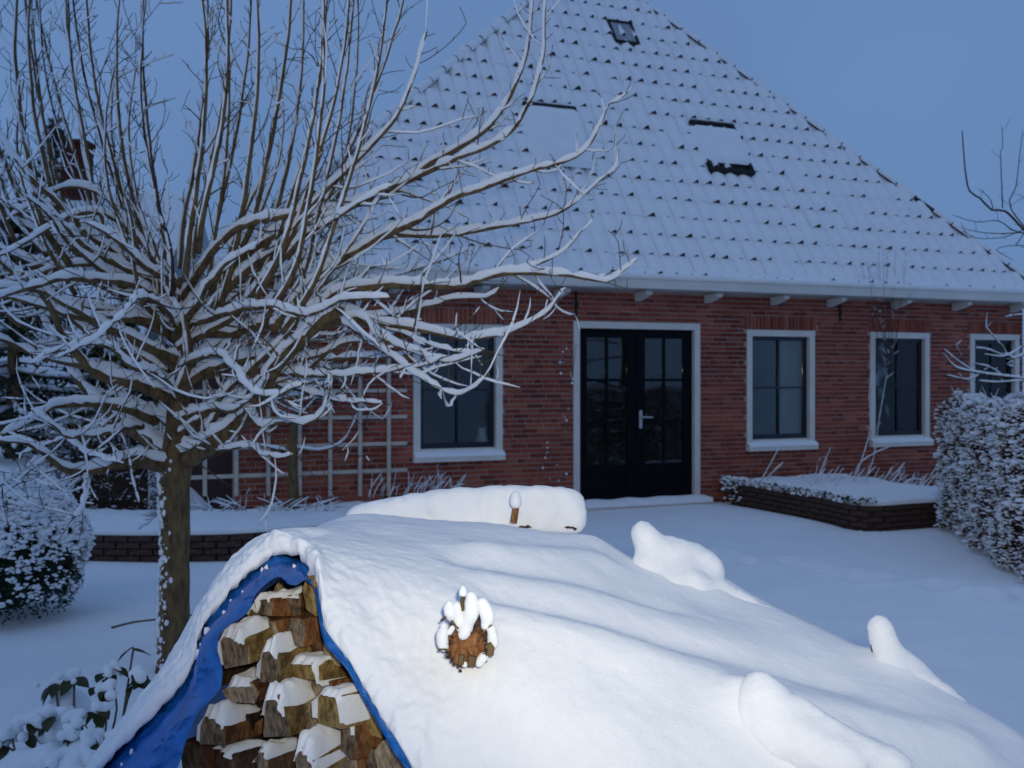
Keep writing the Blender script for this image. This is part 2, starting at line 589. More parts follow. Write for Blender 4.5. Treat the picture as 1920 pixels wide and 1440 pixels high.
def build_walls():
    mb = MB()
    us = sorted(set([U0, U1] + [v for o in OPEN for v in o[:2]]))
    for a, b in zip(us[:-1], us[1:]):
        mid = (a + b) / 2
        ops = [o for o in OPEN if o[0] < mid < o[1]]
        if not ops:
            mb.box(a, b, 0.008, 0.22, -0.3, WT)
        else:
            o = ops[0]
            mb.box(a, b, 0.008, 0.22, -0.3, o[2])
            mb.box(a, b, 0.008, 0.22, o[3], WT)
    wall = mb.build('wall', M['mortar'], house)
    # side and back walls, ceiling, room partition
    mb = MB()
    mb.box(U0, U0 + 0.22, 0.222, DEPTH, -0.3, WT)
    mb.box(U1 - 0.22, U1, 0.222, DEPTH, -0.3, WT)
    mb.box(U0 + 0.222, U1 - 0.222, DEPTH - 0.22, DEPTH, -0.3, WT)
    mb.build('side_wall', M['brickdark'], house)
    mb = MB()
    mb.box(U0 + 0.225, U1 - 0.225, 0.225, DEPTH - 0.225, WT - 0.05, WT)
    mb.box(U0 + 0.225, U1 - 0.225, 0.225, DEPTH - 0.225, -0.10, -0.05)
    mb.box(U0 + 0.225, U1 - 0.225, 3.4, 3.5, -0.049, WT - 0.051)
    mb.box(0.35, 0.45, 0.225, 3.399, -0.049, WT - 0.051)
    mb.box(2.95, 3.05, 0.225, 3.399, -0.049, WT - 0.051)
    mb.build('room', M['room'], house)
    # bricks
    BL, BH, J, CH = 0.21, 0.047, 0.012, 0.0605
    bricks = []
    soldiers = [(o[0] - 0.04, o[1] + 0.04, o[3], -0.055 + 42 * CH) for o in WINS]
    blocks = OPEN + soldiers

    def put(a, b, z0, z1):
        if b - a > 0.025:
            bricks.append((a, b, z0, z1))
    rows = int((WT + 0.06) / CH)
    for r in range(rows):
        z0 = -0.055 + r * CH; z1 = z0 + BH
        if z1 > WT: break
        head = r % 4 == 3
        step = 0.11 if head else 0.22
        off = (-0.055 if head else (0.0, 0.11, 0.035, 0.0)[r % 4])
        u = U0 - off - step
        while u < U1:
            a, b = max(u, U0), min(u + step - J, U1)
            u += step
            segs = [(a, b)]
            for (c, d, e, f) in blocks:
                if z1 > e + 0.004 and z0 < f - 0.004:
                    ns = []
                    for (p, q) in segs:
                        if q <= c or p >= d: ns.append((p, q))
                        else:
                            if p < c - 0.012: ns.append((p, c - 0.006))
                            if q > d + 0.012: ns.append((d + 0.006, q))
                    segs = ns
            for (p, q) in segs:
                put(p, q, z0, z1)
    for (c, d, e, f) in soldiers:
        n = int(round((d - c) / 0.0605))
        w = (d - c) / n
        for k in range(n):
            put(c + k * w + 0.007, c + (k + 1) * w - 0.007, e + 0.006, f - 0.012)
    # the largest in view: the strips beside the door and the first window
    def rank(b):
        u = (b[0] + b[1]) / 2; z = (b[2] + b[3]) / 2
        inview = (-0.1 < u < 0.83 and z > 0.35) or (2.67 < u < 3.4 and z > 0.1)
        return (0 if inview and b[1] - b[0] > 0.09 else 1, (hw(u, 0, z) - Vector((0, 0, CAM_Z))).length)
    bricks.sort(key=rank)
    unit = MB(); unit.box(-0.5, 0.5, 0, 1, -0.5, 0.5)
    ume = None
    rest = MB()
    for i, (a, b, z0, z1) in enumerate(bricks):
        pr = random.uniform(-0.003, 0.003)
        if i < 300:
            if ume is None:
                o = unit.build('brick', M['brick'], wall); ume = o.data
            else:
                o = link('brick', ume, wall)
            o.location = ((a + b) / 2, pr, (z0 + z1) / 2)
            o.scale = (b - a, 0.03, z1 - z0)
        else:
            t = random.uniform(-0.0012, 0.0012)
            rest.box(a, b, pr, 0.03, z0 + t, z1 + t)
    o = rest.build('brickwork', M['brick'], wall)
    tag(o, kind='stuff')
    return wall


build_walls()


def build_window(u0, u1, z0, z1, curtain=True):
    fw = 0.085
    mb = MB()
    sb = z0 + 0.15                      # bottom of the glazed part
    mb.box(u0, u0 + fw, -0.012, 0.14, z0 + 0.10, z1)
    mb.box(u1 - fw, u1, -0.012, 0.14, z0 + 0.10, z1)
    mb.box(u0 + fw, u1 - fw, -0.011, 0.14, z1 - fw, z1 - 0.001)
    mb.box(u0 + fw, u1 - fw, 0.03, 0.139, z0 + 0.10, sb)
    win = mb.build('window', M['frame'], house)
    mb = MB()                           # sloping sill
    a, b = u0 - 0.012, u1 + 0.012
    prof = [(-0.075, z0), (-0.075, z0 + 0.075), (-0.014, z0 + 0.10), (0.10, z0 + 0.10), (0.10, z0)]
    mb.prism([(a, p[0], p[1]) for p in prof], (b - a, 0, 0))
    mb.build('sill', M['frame'], win)
    mb = MB()
    n = 22
    top, bot = [], []
    rows = [[], [], [], []]
    for i in range(n + 1):
        x = a + 0.006 + (b - a - 0.012) * i / n
        e = min(1, i / 2, (n - i) / 2)
        h = (0.016 + 0.010 * mnoise.noise(Vector((x * 5, z0, u0)))) * (0.4 + 0.6 * e)
        rows[0].append((x, -0.082, z0 + 0.058)); rows[1].append((x, -0.080, z0 + 0.078 + h * 0.7))
        rows[2].append((x, -0.02, z0 + 0.104 + h)); rows[3].append((x, 0.028, z0 + 0.112 + h))
    mb.quad_grid(rows)
    mb.build('sill_snow', M['snow'], win, smooth=True)
    # dark sash, glazing bars, panes
    s0, s1, t0, t1 = u0 + fw + 0.002, u1 - fw - 0.002, sb + 0.002, z1 - fw - 0.002
    sw = 0.052
    mb = MB()
    ny0, ny1 = 0.055, 0.105
    mb.box(s0, s0 + sw, ny0, ny1, t0, t1)
    mb.box(s1 - sw, s1, ny0, ny1, t0, t1)
    mb.box(s0 + sw, s1 - sw, ny0 + .001, ny1, t0, t0 + sw * 1.2)
    mb.box(s0 + sw, s1 - sw, ny0 + .001, ny1, t1 - sw, t1)
    mb.build('sash', M['sash'], win)
    um, zm = (s0 + s1) / 2, t0 + (t1 - t0) * 0.5
    g0, g1, h0, h1 = s0 + sw, s1 - sw, t0 + sw * 1.2, t1 - sw
    bar = MB()
    r = 0.013
    bar.tube([Vector((um, 0.068, h0)), Vector((um, 0.068, h1))], [r, r], 12)
    bar.build('glazing_bar', M['sash'], win, smooth=True)
    bar = MB()
    bar.box(g0, um - 0.012, 0.062, 0.09, zm - 0.012, zm + 0.012)
    bar.box(um + 0.012, g1, 0.062, 0.09, zm - 0.012, zm + 0.012)
    bar.build('glazing_bar', M['sash'], win)
    for (a0, a1) in ((g0, um), (um, g1)):
        for (b0, b1) in ((h0, zm), (zm, h1)):
            p = MB(); p.box(a0 + 0.001, a1 - 0.001, 0.078, 0.082, b0 + 0.001, b1 - 0.001)
            p.build('pane', M['glass'], win)
    if curtain:
        mb = MB()
        c0, c1 = g1 - 0.20, g1 + 0.12
        rows = [[], []]
        for i in range(29):
            x = c0 + (c1 - c0) * i / 28
            y = 0.30 + 0.022 * math.sin(i * 1.15)
            rows[0].append((x, y, 0.25)); rows[1].append((x, y, z1))
        mb.quad_grid(rows)
        back = [[(p[0], p[1] + 0.003, p[2]) for p in r] for r in rows]
        mb.quad_grid(back, flip=True)
        mb.build('curtain', M['curtain'], win, smooth=True)
    return win


for i, w in enumerate(WINS):
    build_window(*w, curtain=(i in (1, 2)))


def build_door():
    u0, u1, z0, z1 = DOOR
    fw = 0.085
    mb = MB()
    mb.box(u0, u0 + fw, -0.014, 0.14, 0.0, z1)
    mb.box(u1 - fw, u1, -0.014, 0.14, 0.0, z1)
    mb.box(u0 + fw, u1 - fw, -0.013, 0.14, z1 - fw, z1 - 0.001)
    door = mb.build('door', M['frame'], house)
    mb = MB(); mb.box(u0 - 0.06, u1 + 0.06, -0.20, 0.13, -0.05, 0.07)
    mb.build('threshold', M['frame'], door)
    mb = MB()
    rows = [[], [], []]
    for i in range(31):
        x = u0 - 0.07 + (u1 - u0 + 0.14) * i / 30
        h = 0.022 + 0.012 * mnoise.noise(Vector((x * 4, 1, 2)))
        rows[0].append((x, -0.215, 0.04)); rows[1].append((x, -0.20, 0.072 + h)); rows[2].append((x, 0.05, 0.078 + h * 1.4))
    mb.quad_grid(rows)
    mb.build('threshold_snow', M['snow'], door, smooth=True)
    a, b = u0 + fw + 0.003, u1 - fw - 0.003
    mid = (a + b) / 2
    zb, zt = 0.085, z1 - fw - 0.004
    for side, (l0, l1) in enumerate(((a, mid - 0.003), (mid + 0.003, b))):
        st = 0.125
        p0, p1 = l0 + st, l1 - st
        gz0, gz1 = zb + 0.455, zt - 0.11
        mb = MB()
        mb.box(l0, p0, 0.05, 0.10, zb, zt)
        mb.box(p1, l1, 0.05, 0.10, zb, zt)
        mb.box(p0, p1, 0.0505, 0.10, gz1, zt)
        mb.box(p0, p1, 0.0505, 0.10, gz0 - 0.12, gz0)
        mb.box(p0, p1, 0.0505, 0.10, zb, zb + 0.12)
        mb.box(p0, p1, 0.066, 0.09, zb + 0.12, gz0 - 0.12)
        mb.build('door_leaf', M['door'], door)
        um = (p0 + p1) / 2
        bar = MB()
        bar.box(um - 0.016, um + 0.016, 0.058, 0.092, gz0, gz1)
        h = (gz1 - gz0) / 3
        for k in (1, 2):
            bar.box(p0, um - 0.016, 0.059, 0.092, gz0 + k * h - 0.016, gz0 + k * h + 0.016)
            bar.box(um + 0.016, p1, 0.059, 0.092, gz0 + k * h - 0.016, gz0 + k * h + 0.016)
        bar.build('glazing_bar', M['door'], door)
        for (x0, x1) in ((p0, um - 0.016), (um + 0.016, p1)):
            for k in range(3):
                q0 = gz0 + k * h + (0.016 if k else 0); q1 = gz0 + (k + 1) * h - (0.016 if k < 2 else 0)
                p = MB(); p.box(x0 + 0.001, x1 - 0.001, 0.074, 0.078, q0 + 0.001, q1 - 0.001)
                p.build('pane', M['glass'], door)
    if True:                                # long plate and lever on the right leaf
        mb = MB()
        hx = mid + 0.062; hz = 1.11
        mb.box(hx - 0.021, hx + 0.021, 0.040, 0.0495, hz - 0.115, hz + 0.115)
        mb.tube([Vector((hx, 0.04, hz + 0.03)), Vector((hx, 0.0, hz + 0.03)), Vector((hx + 0.02, -0.010, hz + 0.03)), Vector((hx + 0.145, -0.010, hz + 0.026))], [0.012, 0.012, 0.012, 0.010], 8)
        mb.build('handle', M['metal'], door)


build_door()

# ---- roof
SL = Vector((0, APEX_N - EAVE_N, APEX_Z - EAVE_Z))
SLEN = SL.length
SLU = SL.normalized()
RN = Vector((0, -SLU.z, SLU.y))                       # outward normal of the front slope (house coordinates)


def roof_pt(u, s, h=0.0):
    p = Vector((u, EAVE_N, EAVE_Z)) + SLU * s + RN * h
    return p


def hip_limits(s):
    t = s / SLEN
    return EU0 + (APEX_U - EU0) * t, EU1 + (APEX_U - EU1) * t


def build_roof():
    rb = DEPTH + 0.3
    ridge_b = DEPTH - 2.9
    A = (EU0, EAVE_N, EAVE_Z); B = (EU1, EAVE_N, EAVE_Z); C = (EU1, rb, EAVE_Z); D = (EU0, rb, EAVE_Z)
    T = (APEX_U, APEX_N, APEX_Z); T2 = (APEX_U, ridge_b, APEX_Z)
    mb = MB()
    mb.v = [A, B, C, D, T, T2] + [(p[0], p[1], p[2] - 0.09) for p in (A, B, C, D)]
    mb.f = [(0, 1, 4), (1, 2, 5, 4), (2, 3, 5), (3, 0, 4, 5), (0, 3, 9, 6), (1, 0, 6, 7), (2, 1, 7, 8), (3, 2, 8, 9), (9, 8, 7, 6)]
    mb.m = [0] * 9
    roof = mb.build('roof', M['snow'], house)
    # tile with its snow: smooth wave on top, dark clay showing at the lifted lower lip
    CW, RG = 0.222, 0.328

    def tile_mesh(var, rnd):
        mb = MB()
        lip = rnd.choice([0.0, 0.014, 0.030, 0.036, 0.044, 0.052, 0.058]) if var else 0.034
        c0 = rnd.uniform(0.30, 0.42); wd = rnd.uniform(0.13, 0.22)
        na = 16; ns = 5
        L = RG + 0.02
        rows = []
        for j in range(ns + 1):
            s = L * j / ns
            row = []
            for i in range(na + 1):
                a = i / na
                wave = 0.010 * math.sin(2 * math.pi * (a - 0.1)) - 0.040 * math.exp(-((a - 0.98) / 0.07) ** 2) - 0.040 * math.exp(-((a + 0.02) / 0.07) ** 2)
                bump = math.exp(-((a - c0) / wd) ** 2)
                lift = (0.010 + lip * bump) * (1 - j / ns) ** 1.5
                nz = 0.004 * mnoise.noise(Vector((a * 3 + var * 7, s * 8, var)))
                row.append((a * CW - CW / 2, s, 0.050 + wave + lift + nz))
            rows.append(row)
        P0 = [list(r) for r in rows]
        # house orientation: x along eave, y up the slope, z outward
        mb.quad_grid(P0, 0)
        o = len(mb.v)
        # lower lip
        under = []
        for i in range(na + 1):
            x, s, z = rows[0][i]
            under.append((x, s + 0.004, -0.02))
        mids = []
        for i in range(na + 1):
            x, s, z = rows[0][i]
            a = i / na
            b = math.exp(-((a - c0) / wd) ** 2)
            mids.append((x, s - 0.001, z - 0.006 - 0.010 * (1 - b)))
        k0 = len(mb.v); mb.v += [rows[0][i] for i in range(na + 1)] + mids + under
        w = na + 1
        for i in range(na):
            mb.f.append((k0 + i + w, k0 + i + w + 1, k0 + i + 1, k0 + i)); mb.m.append(0)
            a = (i + 0.5) / na
            dark = abs(a - c0) < wd * 1.15 and lip > 0.008
            mb.f.append((k0 + i + 2 * w, k0 + i + 2 * w + 1, k0 + i + w + 1, k0 + i + w)); mb.m.append(1 if dark else 0)
        me = bpy.data.meshes.new('roof_tile')
        me.from_pydata(mb.v, [], mb.f)
        me.materials.append(M['snow']); me.materials.append(M['clay'])
        me.polygons.foreach_set('material_index', mb.m)
        me.polygons.foreach_set('use_smooth', [True] * len(me.polygons))
        me.update()
        return me, mb

    rnd = random.Random(3)
    variants = [tile_mesh(k, rnd) for k in range(12)]
    skyl = [(1.08, 1.95, 3.05, 3.75)]
    spots = []
    nrow = int(SLEN / RG)
    for r in range(nrow):
        s = 0.03 + r * RG
        lo, hi = hip_limits(s + RG * 0.5)
        k0 = int(math.floor((lo - EU0) / CW)); k1 = int(math.ceil((hi - EU0) / CW))
        for k in range(k0, k1 + 1):
            u = EU0 + (k + 0.5) * CW
            if u - CW / 2 < lo - 0.06 or u + CW / 2 > hi + 0.06:
                continue
            d = (hw(*roof_pt(u, s)) - Vector((0, 0, CAM_Z))).length
            hidden = u < -0.9                    # behind the tree
            spots.append((hidden, d, u, s))
    spots.sort(key=lambda q: (q[0], q[1]))
    bx = Vector((1, 0, 0)); basis = Matrix((bx, SLU, RN)).transposed()
    rot = basis.to_euler()
    rest = MB()
    for i, (hid, d, u, s) in enumerate(spots):
        me, mb = variants[rnd.randrange(12)]
        p = roof_pt(u, s, 0.004)
        if i < 300:
            o = link('roof_tile', me, roof)
            o.location = p; o.rotation_euler = rot; o.scale = (1, 1, rnd.uniform(.82, 1.18))
        else:
            off = len(rest.v)
            for q in mb.v:
                w = basis @ Vector(q) + p
                rest.v.append(tuple(w))
            rest.f += [tuple(off + a for a in f) for f in mb.f]
            rest.m += mb.m
    o = rest.build('tiled_snow', [M['snow'], M['clay']], roof, smooth=True)
    tag(o, kind='stuff')
    # hip and ridge tiles
    def hip(a, b, dark_side, chance, rnd):
        a = Vector(a); b = Vector(b)
        d = (b - a).normalized()
        n = int((b - a).length / 0.33)
        side = d.cross(Vector((0, 0, 1))).normalized()
        up = side.cross(d)
        for k in range(n):
            p = a + (b - a) * (k / n)
            q = p + d * 0.36
            r0, r1 = (0.075, 0.062) if dark_side > 0 else (0.060, 0.052)
            mb = MB()
            m = 9
            A0, A1, B0, B1 = [], [], [], []
            for i in range(m):
                an = math.pi * i / (m - 1)
                v = side * math.cos(an) + up * math.sin(an)
                A0.append(p + v * r0 - up * 0.035); A1.append(q + v * r1 - up * 0.035)
            mb.quad_grid([A0, A1], 1)
            mb.quad_grid([[x - (x - p) * 0.14 for x in A0], A0], 1)
            # snow lying on the side sheltered from the wind
            if rnd.random() < chance:
                S0, S1 = [], []
                lo, hi = (0, 4) if dark_side > 0 else (5, 8)
                for i in range(lo, hi + 1):
                    e = math.sin(math.pi * (i - lo) / (hi - lo))
                    an = math.pi * i / (m - 1)
                    v = side * math.cos(an) + up * math.sin(an)
                    j = rnd.uniform(0, 0.012)
                    S0.append(p + d * 0.03 + v * (r0 + 0.004 + 0.022 * e + j) - up * 0.035)
                    S1.append(q - d * 0.01 + v * (r1 + 0.010 + 0.022 * e + j) - up * 0.035)
                mb.quad_grid([S0, S1], 0)
            mb.build('hip_tile', [M['snow'], M['clay']], roof, smooth=True)
    r2 = random.Random(5)
    up6 = Vector((0, 0, 0.05))
    hip(Vector(B) + up6, Vector(T) + up6, -1, 0.95, r2)
    hip(Vector(A) + up6 * 1.0, Vector(T) + up6 * 1.0, 1, 1.0, r2)
    return roof


roof = build_roof()


def roof_window(u, s, w, h, kind):
    root = empty('roof_window', parent=house)
    p = roof_pt(u, s)
    basis = Matrix((Vector((1, 0, 0)), SLU, RN)).transposed()
    root.location = p
    root.rotation_euler = basis.to_euler()
    t = 0.06 if kind != 'glass' else 0.035
    z0, z1 = 0.0, (0.115 if kind != 'glass' else 0.095)
    mb = MB()
    mb.box(-w / 2, w / 2, 0, t, z0, z1)
    mb.box(-w / 2, w / 2, h - t, h, z0, z1)
    mb.box(-w / 2, -w / 2 + t, t, h - t, z0, z1 - 0.001)
    mb.box(w / 2 - t, w / 2, t, h - t, z0, z1 - 0.001)
    mb.build('frame', M['iron'], root)
    mb = MB(); mb.box(-w / 2 + t, w / 2 - t, t, h - t, 0.07, 0.075)
    mb.build('pane', M['greypane'] if kind == 'glass' else M['iron'], root)
    if kind == 'glass':
        return
    lo, hi = kind
    mb = MB()
    rows = []
    for j in range(15):
        y = lo + (h - hi - lo) * j / 14
        row = []
        for i in range(17):
            x = -w / 2 - 0.06 + (w + 0.12) * i / 16
            e = min(1, i / 2, (16 - i) / 2) * min(1, (j + 0.6) / 2, (14.6 - j) / 2)
            z = 0.04 + (0.115 + 0.012 * mnoise.noise(Vector((x * 4, y * 4, u)))) * min(1, e) ** 0.5
            row.append((x, y, z))
        rows.append(row)
    mb.quad_grid(rows)
    mb.build('snow', M['snow'], root, smooth=True)


def roof_uv(px, py):
    """where the line of sight through a photo pixel meets the front slope"""
    d = Vector(((px - 960) / 2000, 1, -(py - 700) / 2000))
    c0 = Vector((0, 0, CAM_Z)) - HO
    cl = Vector((c0.dot(HU), c0.dot(HN), c0.z)); dl = Vector((d.dot(HU), d.dot(HN), d.z))
    e = Vector((0, EAVE_N, EAVE_Z))
    t = (e - cl).dot(RN) / dl.dot(RN)
    q = cl + dl * t
    return q.x, (q - e).dot(SLU)


for (pa, pb, wd, kind) in (((1371, 332), (1326, 238), 0.74, (0.16, 0.10)), ((1052, 316), (1034, 207), 0.78, (-0.06, 0.05)), ((1170, 88), (1160, 48), 0.42, 'glass')):
    ua, sa = roof_uv(*pa); ub, sb_ = roof_uv(*pb)
    roof_window((ua + ub) / 2, sa, wd, sb_ - sa, kind)

# ---- gutter board, brackets, anchors
mb = MB()
prof = [(EAVE_N + 0.05, EAVE_Z - 0.115), (EAVE_N - 0.085, EAVE_Z - 0.115), (EAVE_N - 0.105, EAVE_Z - 0.015), (EAVE_N - 0.125, EAVE_Z + 0.0), (EAVE_N - 0.12, EAVE_Z + 0.022), (EAVE_N + 0.05, EAVE_Z + 0.022)]
mb.prism([(EU0, a, b) for a, b in prof], (EU1 - EU0, 0, 0))
mb.build('gutter', M['fascia'], house)
mb = MB(); mb.box(EU0, EU1, EAVE_N + 0.052, 0.1, EAVE_Z - 0.105, EAVE_Z - 0.092)
mb.build('soffit', M['fascia'], house)
mb = MB()                                   # the snow edge lying over the gutter
rows = [[], [], [], []]
nn = 240
for i in range(nn + 1):
    x = EU0 + (EU1 - EU0) * i / nn
    j = 0.010 * mnoise.noise(Vector((x * 3, 0, 5))) + 0.006 * mnoise.noise(Vector((x * 11, 0, 5)))
    rows[0].append((x, EAVE_N - 0.10 - j, EAVE_Z + 0.020)); rows[1].append((x, EAVE_N - 0.112 - j, EAVE_Z + 0.040 + j))
    q = roof_pt(x, 0.06, 0.062 + j); rows[2].append((x, EAVE_N - 0.06, EAVE_Z + 0.085 + j)); rows[3].append(tuple(roof_pt(x, 0.14, 0.040)))
mb.quad_grid(rows)
mb.build('eave_snow', M['snow'], house, smooth=True)
for u in (-2.6, -1.5, -0.45, 0.60, 1.74, 2.78, 3.83, 4.78, 5.92, 7.05, 8.2):
    mb = MB()
    prof = [(0.0, EAVE_Z - 0.14), (-0.30, EAVE_Z - 0.138), (-0.30, EAVE_Z - 0.175), (-0.20, EAVE_Z - 0.20), (-0.10, EAVE_Z - 0.225), (0.0, EAVE_Z - 0.245)]
    mb.prism([(u - 0.045, a, b) for a, b in prof], (0.09, 0, 0))
    mb.build('bracket', M['fascia'], house)
for u, z0, z1 in ((0.86, 2.40, 2.72), (4.95, 2.42, 2.70), (-2.2, 2.4, 2.7)):
    mb = MB(); mb.box(u - 0.012, u + 0.012, -0.022, -0.005, z0, z1)
    mb.box(u - 0.028, u + 0.028, -0.026, -0.0225, (z0 + z1) / 2 - 0.03, (z0 + z1) / 2 + 0.03)
    mb.build('wall_anchor', M['iron'], house)

# white jug on the inner sill of the first window
mb = MB()
prof = [(0.0, 0.0), (0.055, 0.0), (0.075, 0.05), (0.078, 0.10), (0.060, 0.17), (0.048, 0.21), (0.058, 0.25), (0.052, 0.25), (0.042, 0.21)]
rows = [[(r * math.cos(2 * math.pi * k / 20), r * math.sin(2 * math.pi * k / 20), z) for k in range(21)] for r, z in prof]
mb.quad_grid(rows, flip=True)
jug = empty('jug', hw(-0.33, 0.17, 0.79))
tag(jug, 'white jug standing inside the left window of the farmhouse', 'jug')
mb.build('body', M['china'], jug, smooth=True)
mb = MB()
mb.tube([Vector((0.06, 0, 0.20)), Vector((0.10, 0, 0.19)), Vector((0.115, 0, 0.14)), Vector((0.10, 0, 0.09)), Vector((0.07, 0, 0.08))], [0.008] * 5, 6)
mb.build('handle', M['china'], jug, smooth=True)

# ------------------------------------------------------------------ trellis on the wall
tre = empty('trellis', hw(-2.5, -0.05, 0.3), ALPHA)
tag(tre, 'weathered pale wooden grid trellis fixed to the brick wall', 'trellis')


def wall_u(px, n=0.0):
    x = px - 960
    dl = Vector((x / 2000, 1, 0))
    c0 = Vector((0, 0, 0)) - HO
    t = (n - c0.dot(HN)) / dl.dot(HN)
    return c0.dot(HU) + dl.dot(HU) * t, t


for px in (384, 443, 503, 562, 619, 675, 729):
    u, Y = wall_u(px, -0.05)
    x = u + 2.5
    zb = CAM_Z - (930 - 700) / 2000 * Y - 0.3
    zt = CAM_Z - (632 - 700) / 2000 * Y - 0.3
    mb = MB(); mb.box(x - 0.021, x + 0.021, -0.012, 0.010, zb, zt)
    mb.build('slat', M['trellis'], tre)
for k, py in enumerate((640, 686, 732, 781, 831, 881)):
    u0, Y0 = wall_u(355, -0.05); u1, Y1 = wall_u(764, -0.05)
    z = CAM_Z - (py - 700) / 2000 * Y1 - 0.3
    mb = MB(); mb.box(u0 + 2.5, u1 + 2.5, 0.0105, 0.032, z - 0.021, z + 0.021)
    mb.build('slat', M['trellis'], tre)


# ------------------------------------------------------------------ branches with snow
WIND = Vector((-0.75, -0.45, 0.25))


def resample(pts, step):
    out = [pts[0]]
    n = len(pts)
    for i in range(n - 1):
        p0 = pts[max(i - 1, 0)]; p1 = pts[i]; p2 = pts[i + 1]; p3 = pts[min(i + 2, n - 1)]
        m = max(1, int((p2 - p1).length / step))
        for k in range(1, m + 1):
            t = k / m
            a = 2 * p1; b = p2 - p0; c = 2 * p0 - 5 * p1 + 4 * p2 - p3; d = -p0 + 3 * p1 - 3 * p2 + p3
            out.append((a + b * t + c * t * t + d * t * t * t) * 0.5)
    return out


def snow_on(sb, pts, rad, amount=1.0, rnd=random, base=0.010):
    n = len(pts)
    if n < 3: return
    cen, rs = [], []
    seed = rnd.uniform(0, 100)
    for i in range(n):
        t = (pts[min(i + 1, n - 1)] - pts[max(i - 1, 0)])
        if t.length < 1e-8: t = Vector((0, 0, 1))
        t.normalize()
        h = math.sqrt(max(0, 1 - t.z * t.z))
        nz = mnoise.noise(Vector((seed, i * 0.45, 0))) + 0.7 * mnoise.noise(Vector((seed, i * 1.3, 5)))
        r = (base * 1.05 + 0.62 * rad[i]) * amount * (0.48 + 0.52 * h ** 1.3) * (1 + 0.42 * nz)
        e = min(1.0, (i + 0.4) / 1.6, (n - 1 - i + 0.3) / 1.6)
        r *= max(0.15, e ** 0.6)
        off = Vector((0, 0, 1)) * h + WIND * (1 - h) * 0.9
        r *= 0.60 + 0.40 * min(1.0, rad[i] / 0.009)
        if rnd.random() < 0.05: r *= 0.35
        cen.append(pts[i] + off * (rad[i] * 0.9 + r * 0.50))
        rs.append(max(r, 0.001))
    o = len(sb.v)
    sb.tube(cen, rs, 6)
    for k in range(o, len(sb.v)):
        q = rs[min((k - o) // 6, n - 1)] * 0.24
        v = sb.v[k]
        sb.v[k] = (v[0] + rnd.uniform(-q, q), v[1] + rnd.uniform(-q, q), v[2] + rnd.uniform(-q, q))


def shoot(start, dirv, length, curl, rnd, steps=7, droop=0.0, wig=0.12):
    pts = [start.copy()]
    d = dirv.normalized()
    bend = Vector((rnd.gauss(0, 1), rnd.gauss(0, 1), rnd.gauss(0.2, 0.8))) * wig * 0.35
    st = length / steps
    for k in range(steps):
        d = (d + bend * (0.4 + k / steps) + Vector((rnd.gauss(0, wig), rnd.gauss(0, wig), rnd.gauss(0, wig) + curl - droop * (1 - k / steps)))).normalized()
        pts.append(pts[-1] + d * st)
    return pts


def spurs(bb, sb, pts, r, rnd, gap, snowp, minr=0.0016):
    acc = 0
    for i in range(1, len(pts)):
        seg = (pts[i] - pts[i - 1]); acc += seg.length
        if acc > gap * rnd.uniform(0.6, 1.4):
            acc = 0
            t = seg.normalized()
            side = t.orthogonal().normalized()
            side.rotate(Matrix.Rotation(rnd.uniform(0, 6.28), 3, t))
            L = rnd.choice([0.03, 0.04, 0.06, 0.09, 0.14])
            d = (side + t * 0.5 + Vector((0, 0, 0.25))).normalized()
            q = shoot(pts[i], d, L, 0.10, rnd, 3, wig=0.15)
            bb.tube(q, [max(minr, r * 0.6), minr * 1.1, minr, minr * 0.8], 3)
            if rnd.random() < snowp:
                snow_on(sb, q, [minr] * 4, 0.75, rnd, 0.008)


# ---- the fruit tree
TX, TY = P(326, 700, 6.07).x, 6.07
tree = empty('fruit_tree', (TX, TY, 0))
tag(tree, 'bare spreading fruit tree with snow lying along every branch', 'tree')
tr = random.Random(21)
trunk_pts = [P(322, 1290, 6.07), P(323, 1235, 6.07), P(326, 1130, 6.07), P(328, 1020, 6.07), P(327, 930, 6.07), P(329, 872, 6.07), P(334, 800, 6.07), P(335, 735, 6.09), P(341, 660, 6.12), P(344, 590, 6.12), P(338, 520, 6.1)]
tr_rad = [0.100, 0.088, 0.084, 0.082, 0.084, 0.092, 0.068, 0.058, 0.050, 0.042, 0.034]


def smooth_rad(pts, rad, step):
    p2 = resample(pts, step)
    L = [0]
    for a, b in zip(pts[:-1], pts[1:]): L.append(L[-1] + (b - a).length)
    l2 = [0]
    for a, b in zip(p2[:-1], p2[1:]): l2.append(l2[-1] + (b - a).length)
    s = L[-1] / max(l2[-1], 1e-6)
    return p2, [float(np.interp(x * s, L, rad)) for x in l2]


TO = Vector((TX, TY, 0))


def rel(pts):
    return [p - TO for p in pts]


mb = MB()
tp, trr = smooth_rad(trunk_pts, tr_rad, 0.035)
trr = [r * (1 + 0.05 * mnoise.noise(Vector((i * 0.35, 0, 0)))) for i, r in enumerate(trr)]
mb.tube(rel(tp), trr, 20)
for i, v in enumerate(mb.v):
    q = Vector(v)
    d = mnoise.noise(Vector((q.x * 22, q.y * 22, q.z * 7))) * 0.006
    c = Vector((q.x, q.y, 0)); c = c.normalized() * d if c.length > 1e-6 else c
    mb.v[i] = tuple(q + c)
trunk = mb.build('trunk', M['bark'], tree, smooth=True)
mb = MB()                                   # flecks of snow stuck to the windward side of the trunk
for k in range(300):
    z = tr.uniform(0.05, 1.25)
    i = min(range(len(tp)), key=lambda j: abs(tp[j].z - z))
    an = tr.gauss(math.pi * 1.2, 0.40)
    c = tp[i] - TO
    r = trr[i]
    s = tr.choice([0.004, 0.005, 0.007, 0.010, 0.015])
    mb.blob((c.x + r * math.cos(an), c.y + r * math.sin(an), z), s * 0.8, s * 0.8, s * 1.15)
tag(mb.build('snow', M['tsnow'], trunk, smooth=True), kind='stuff')

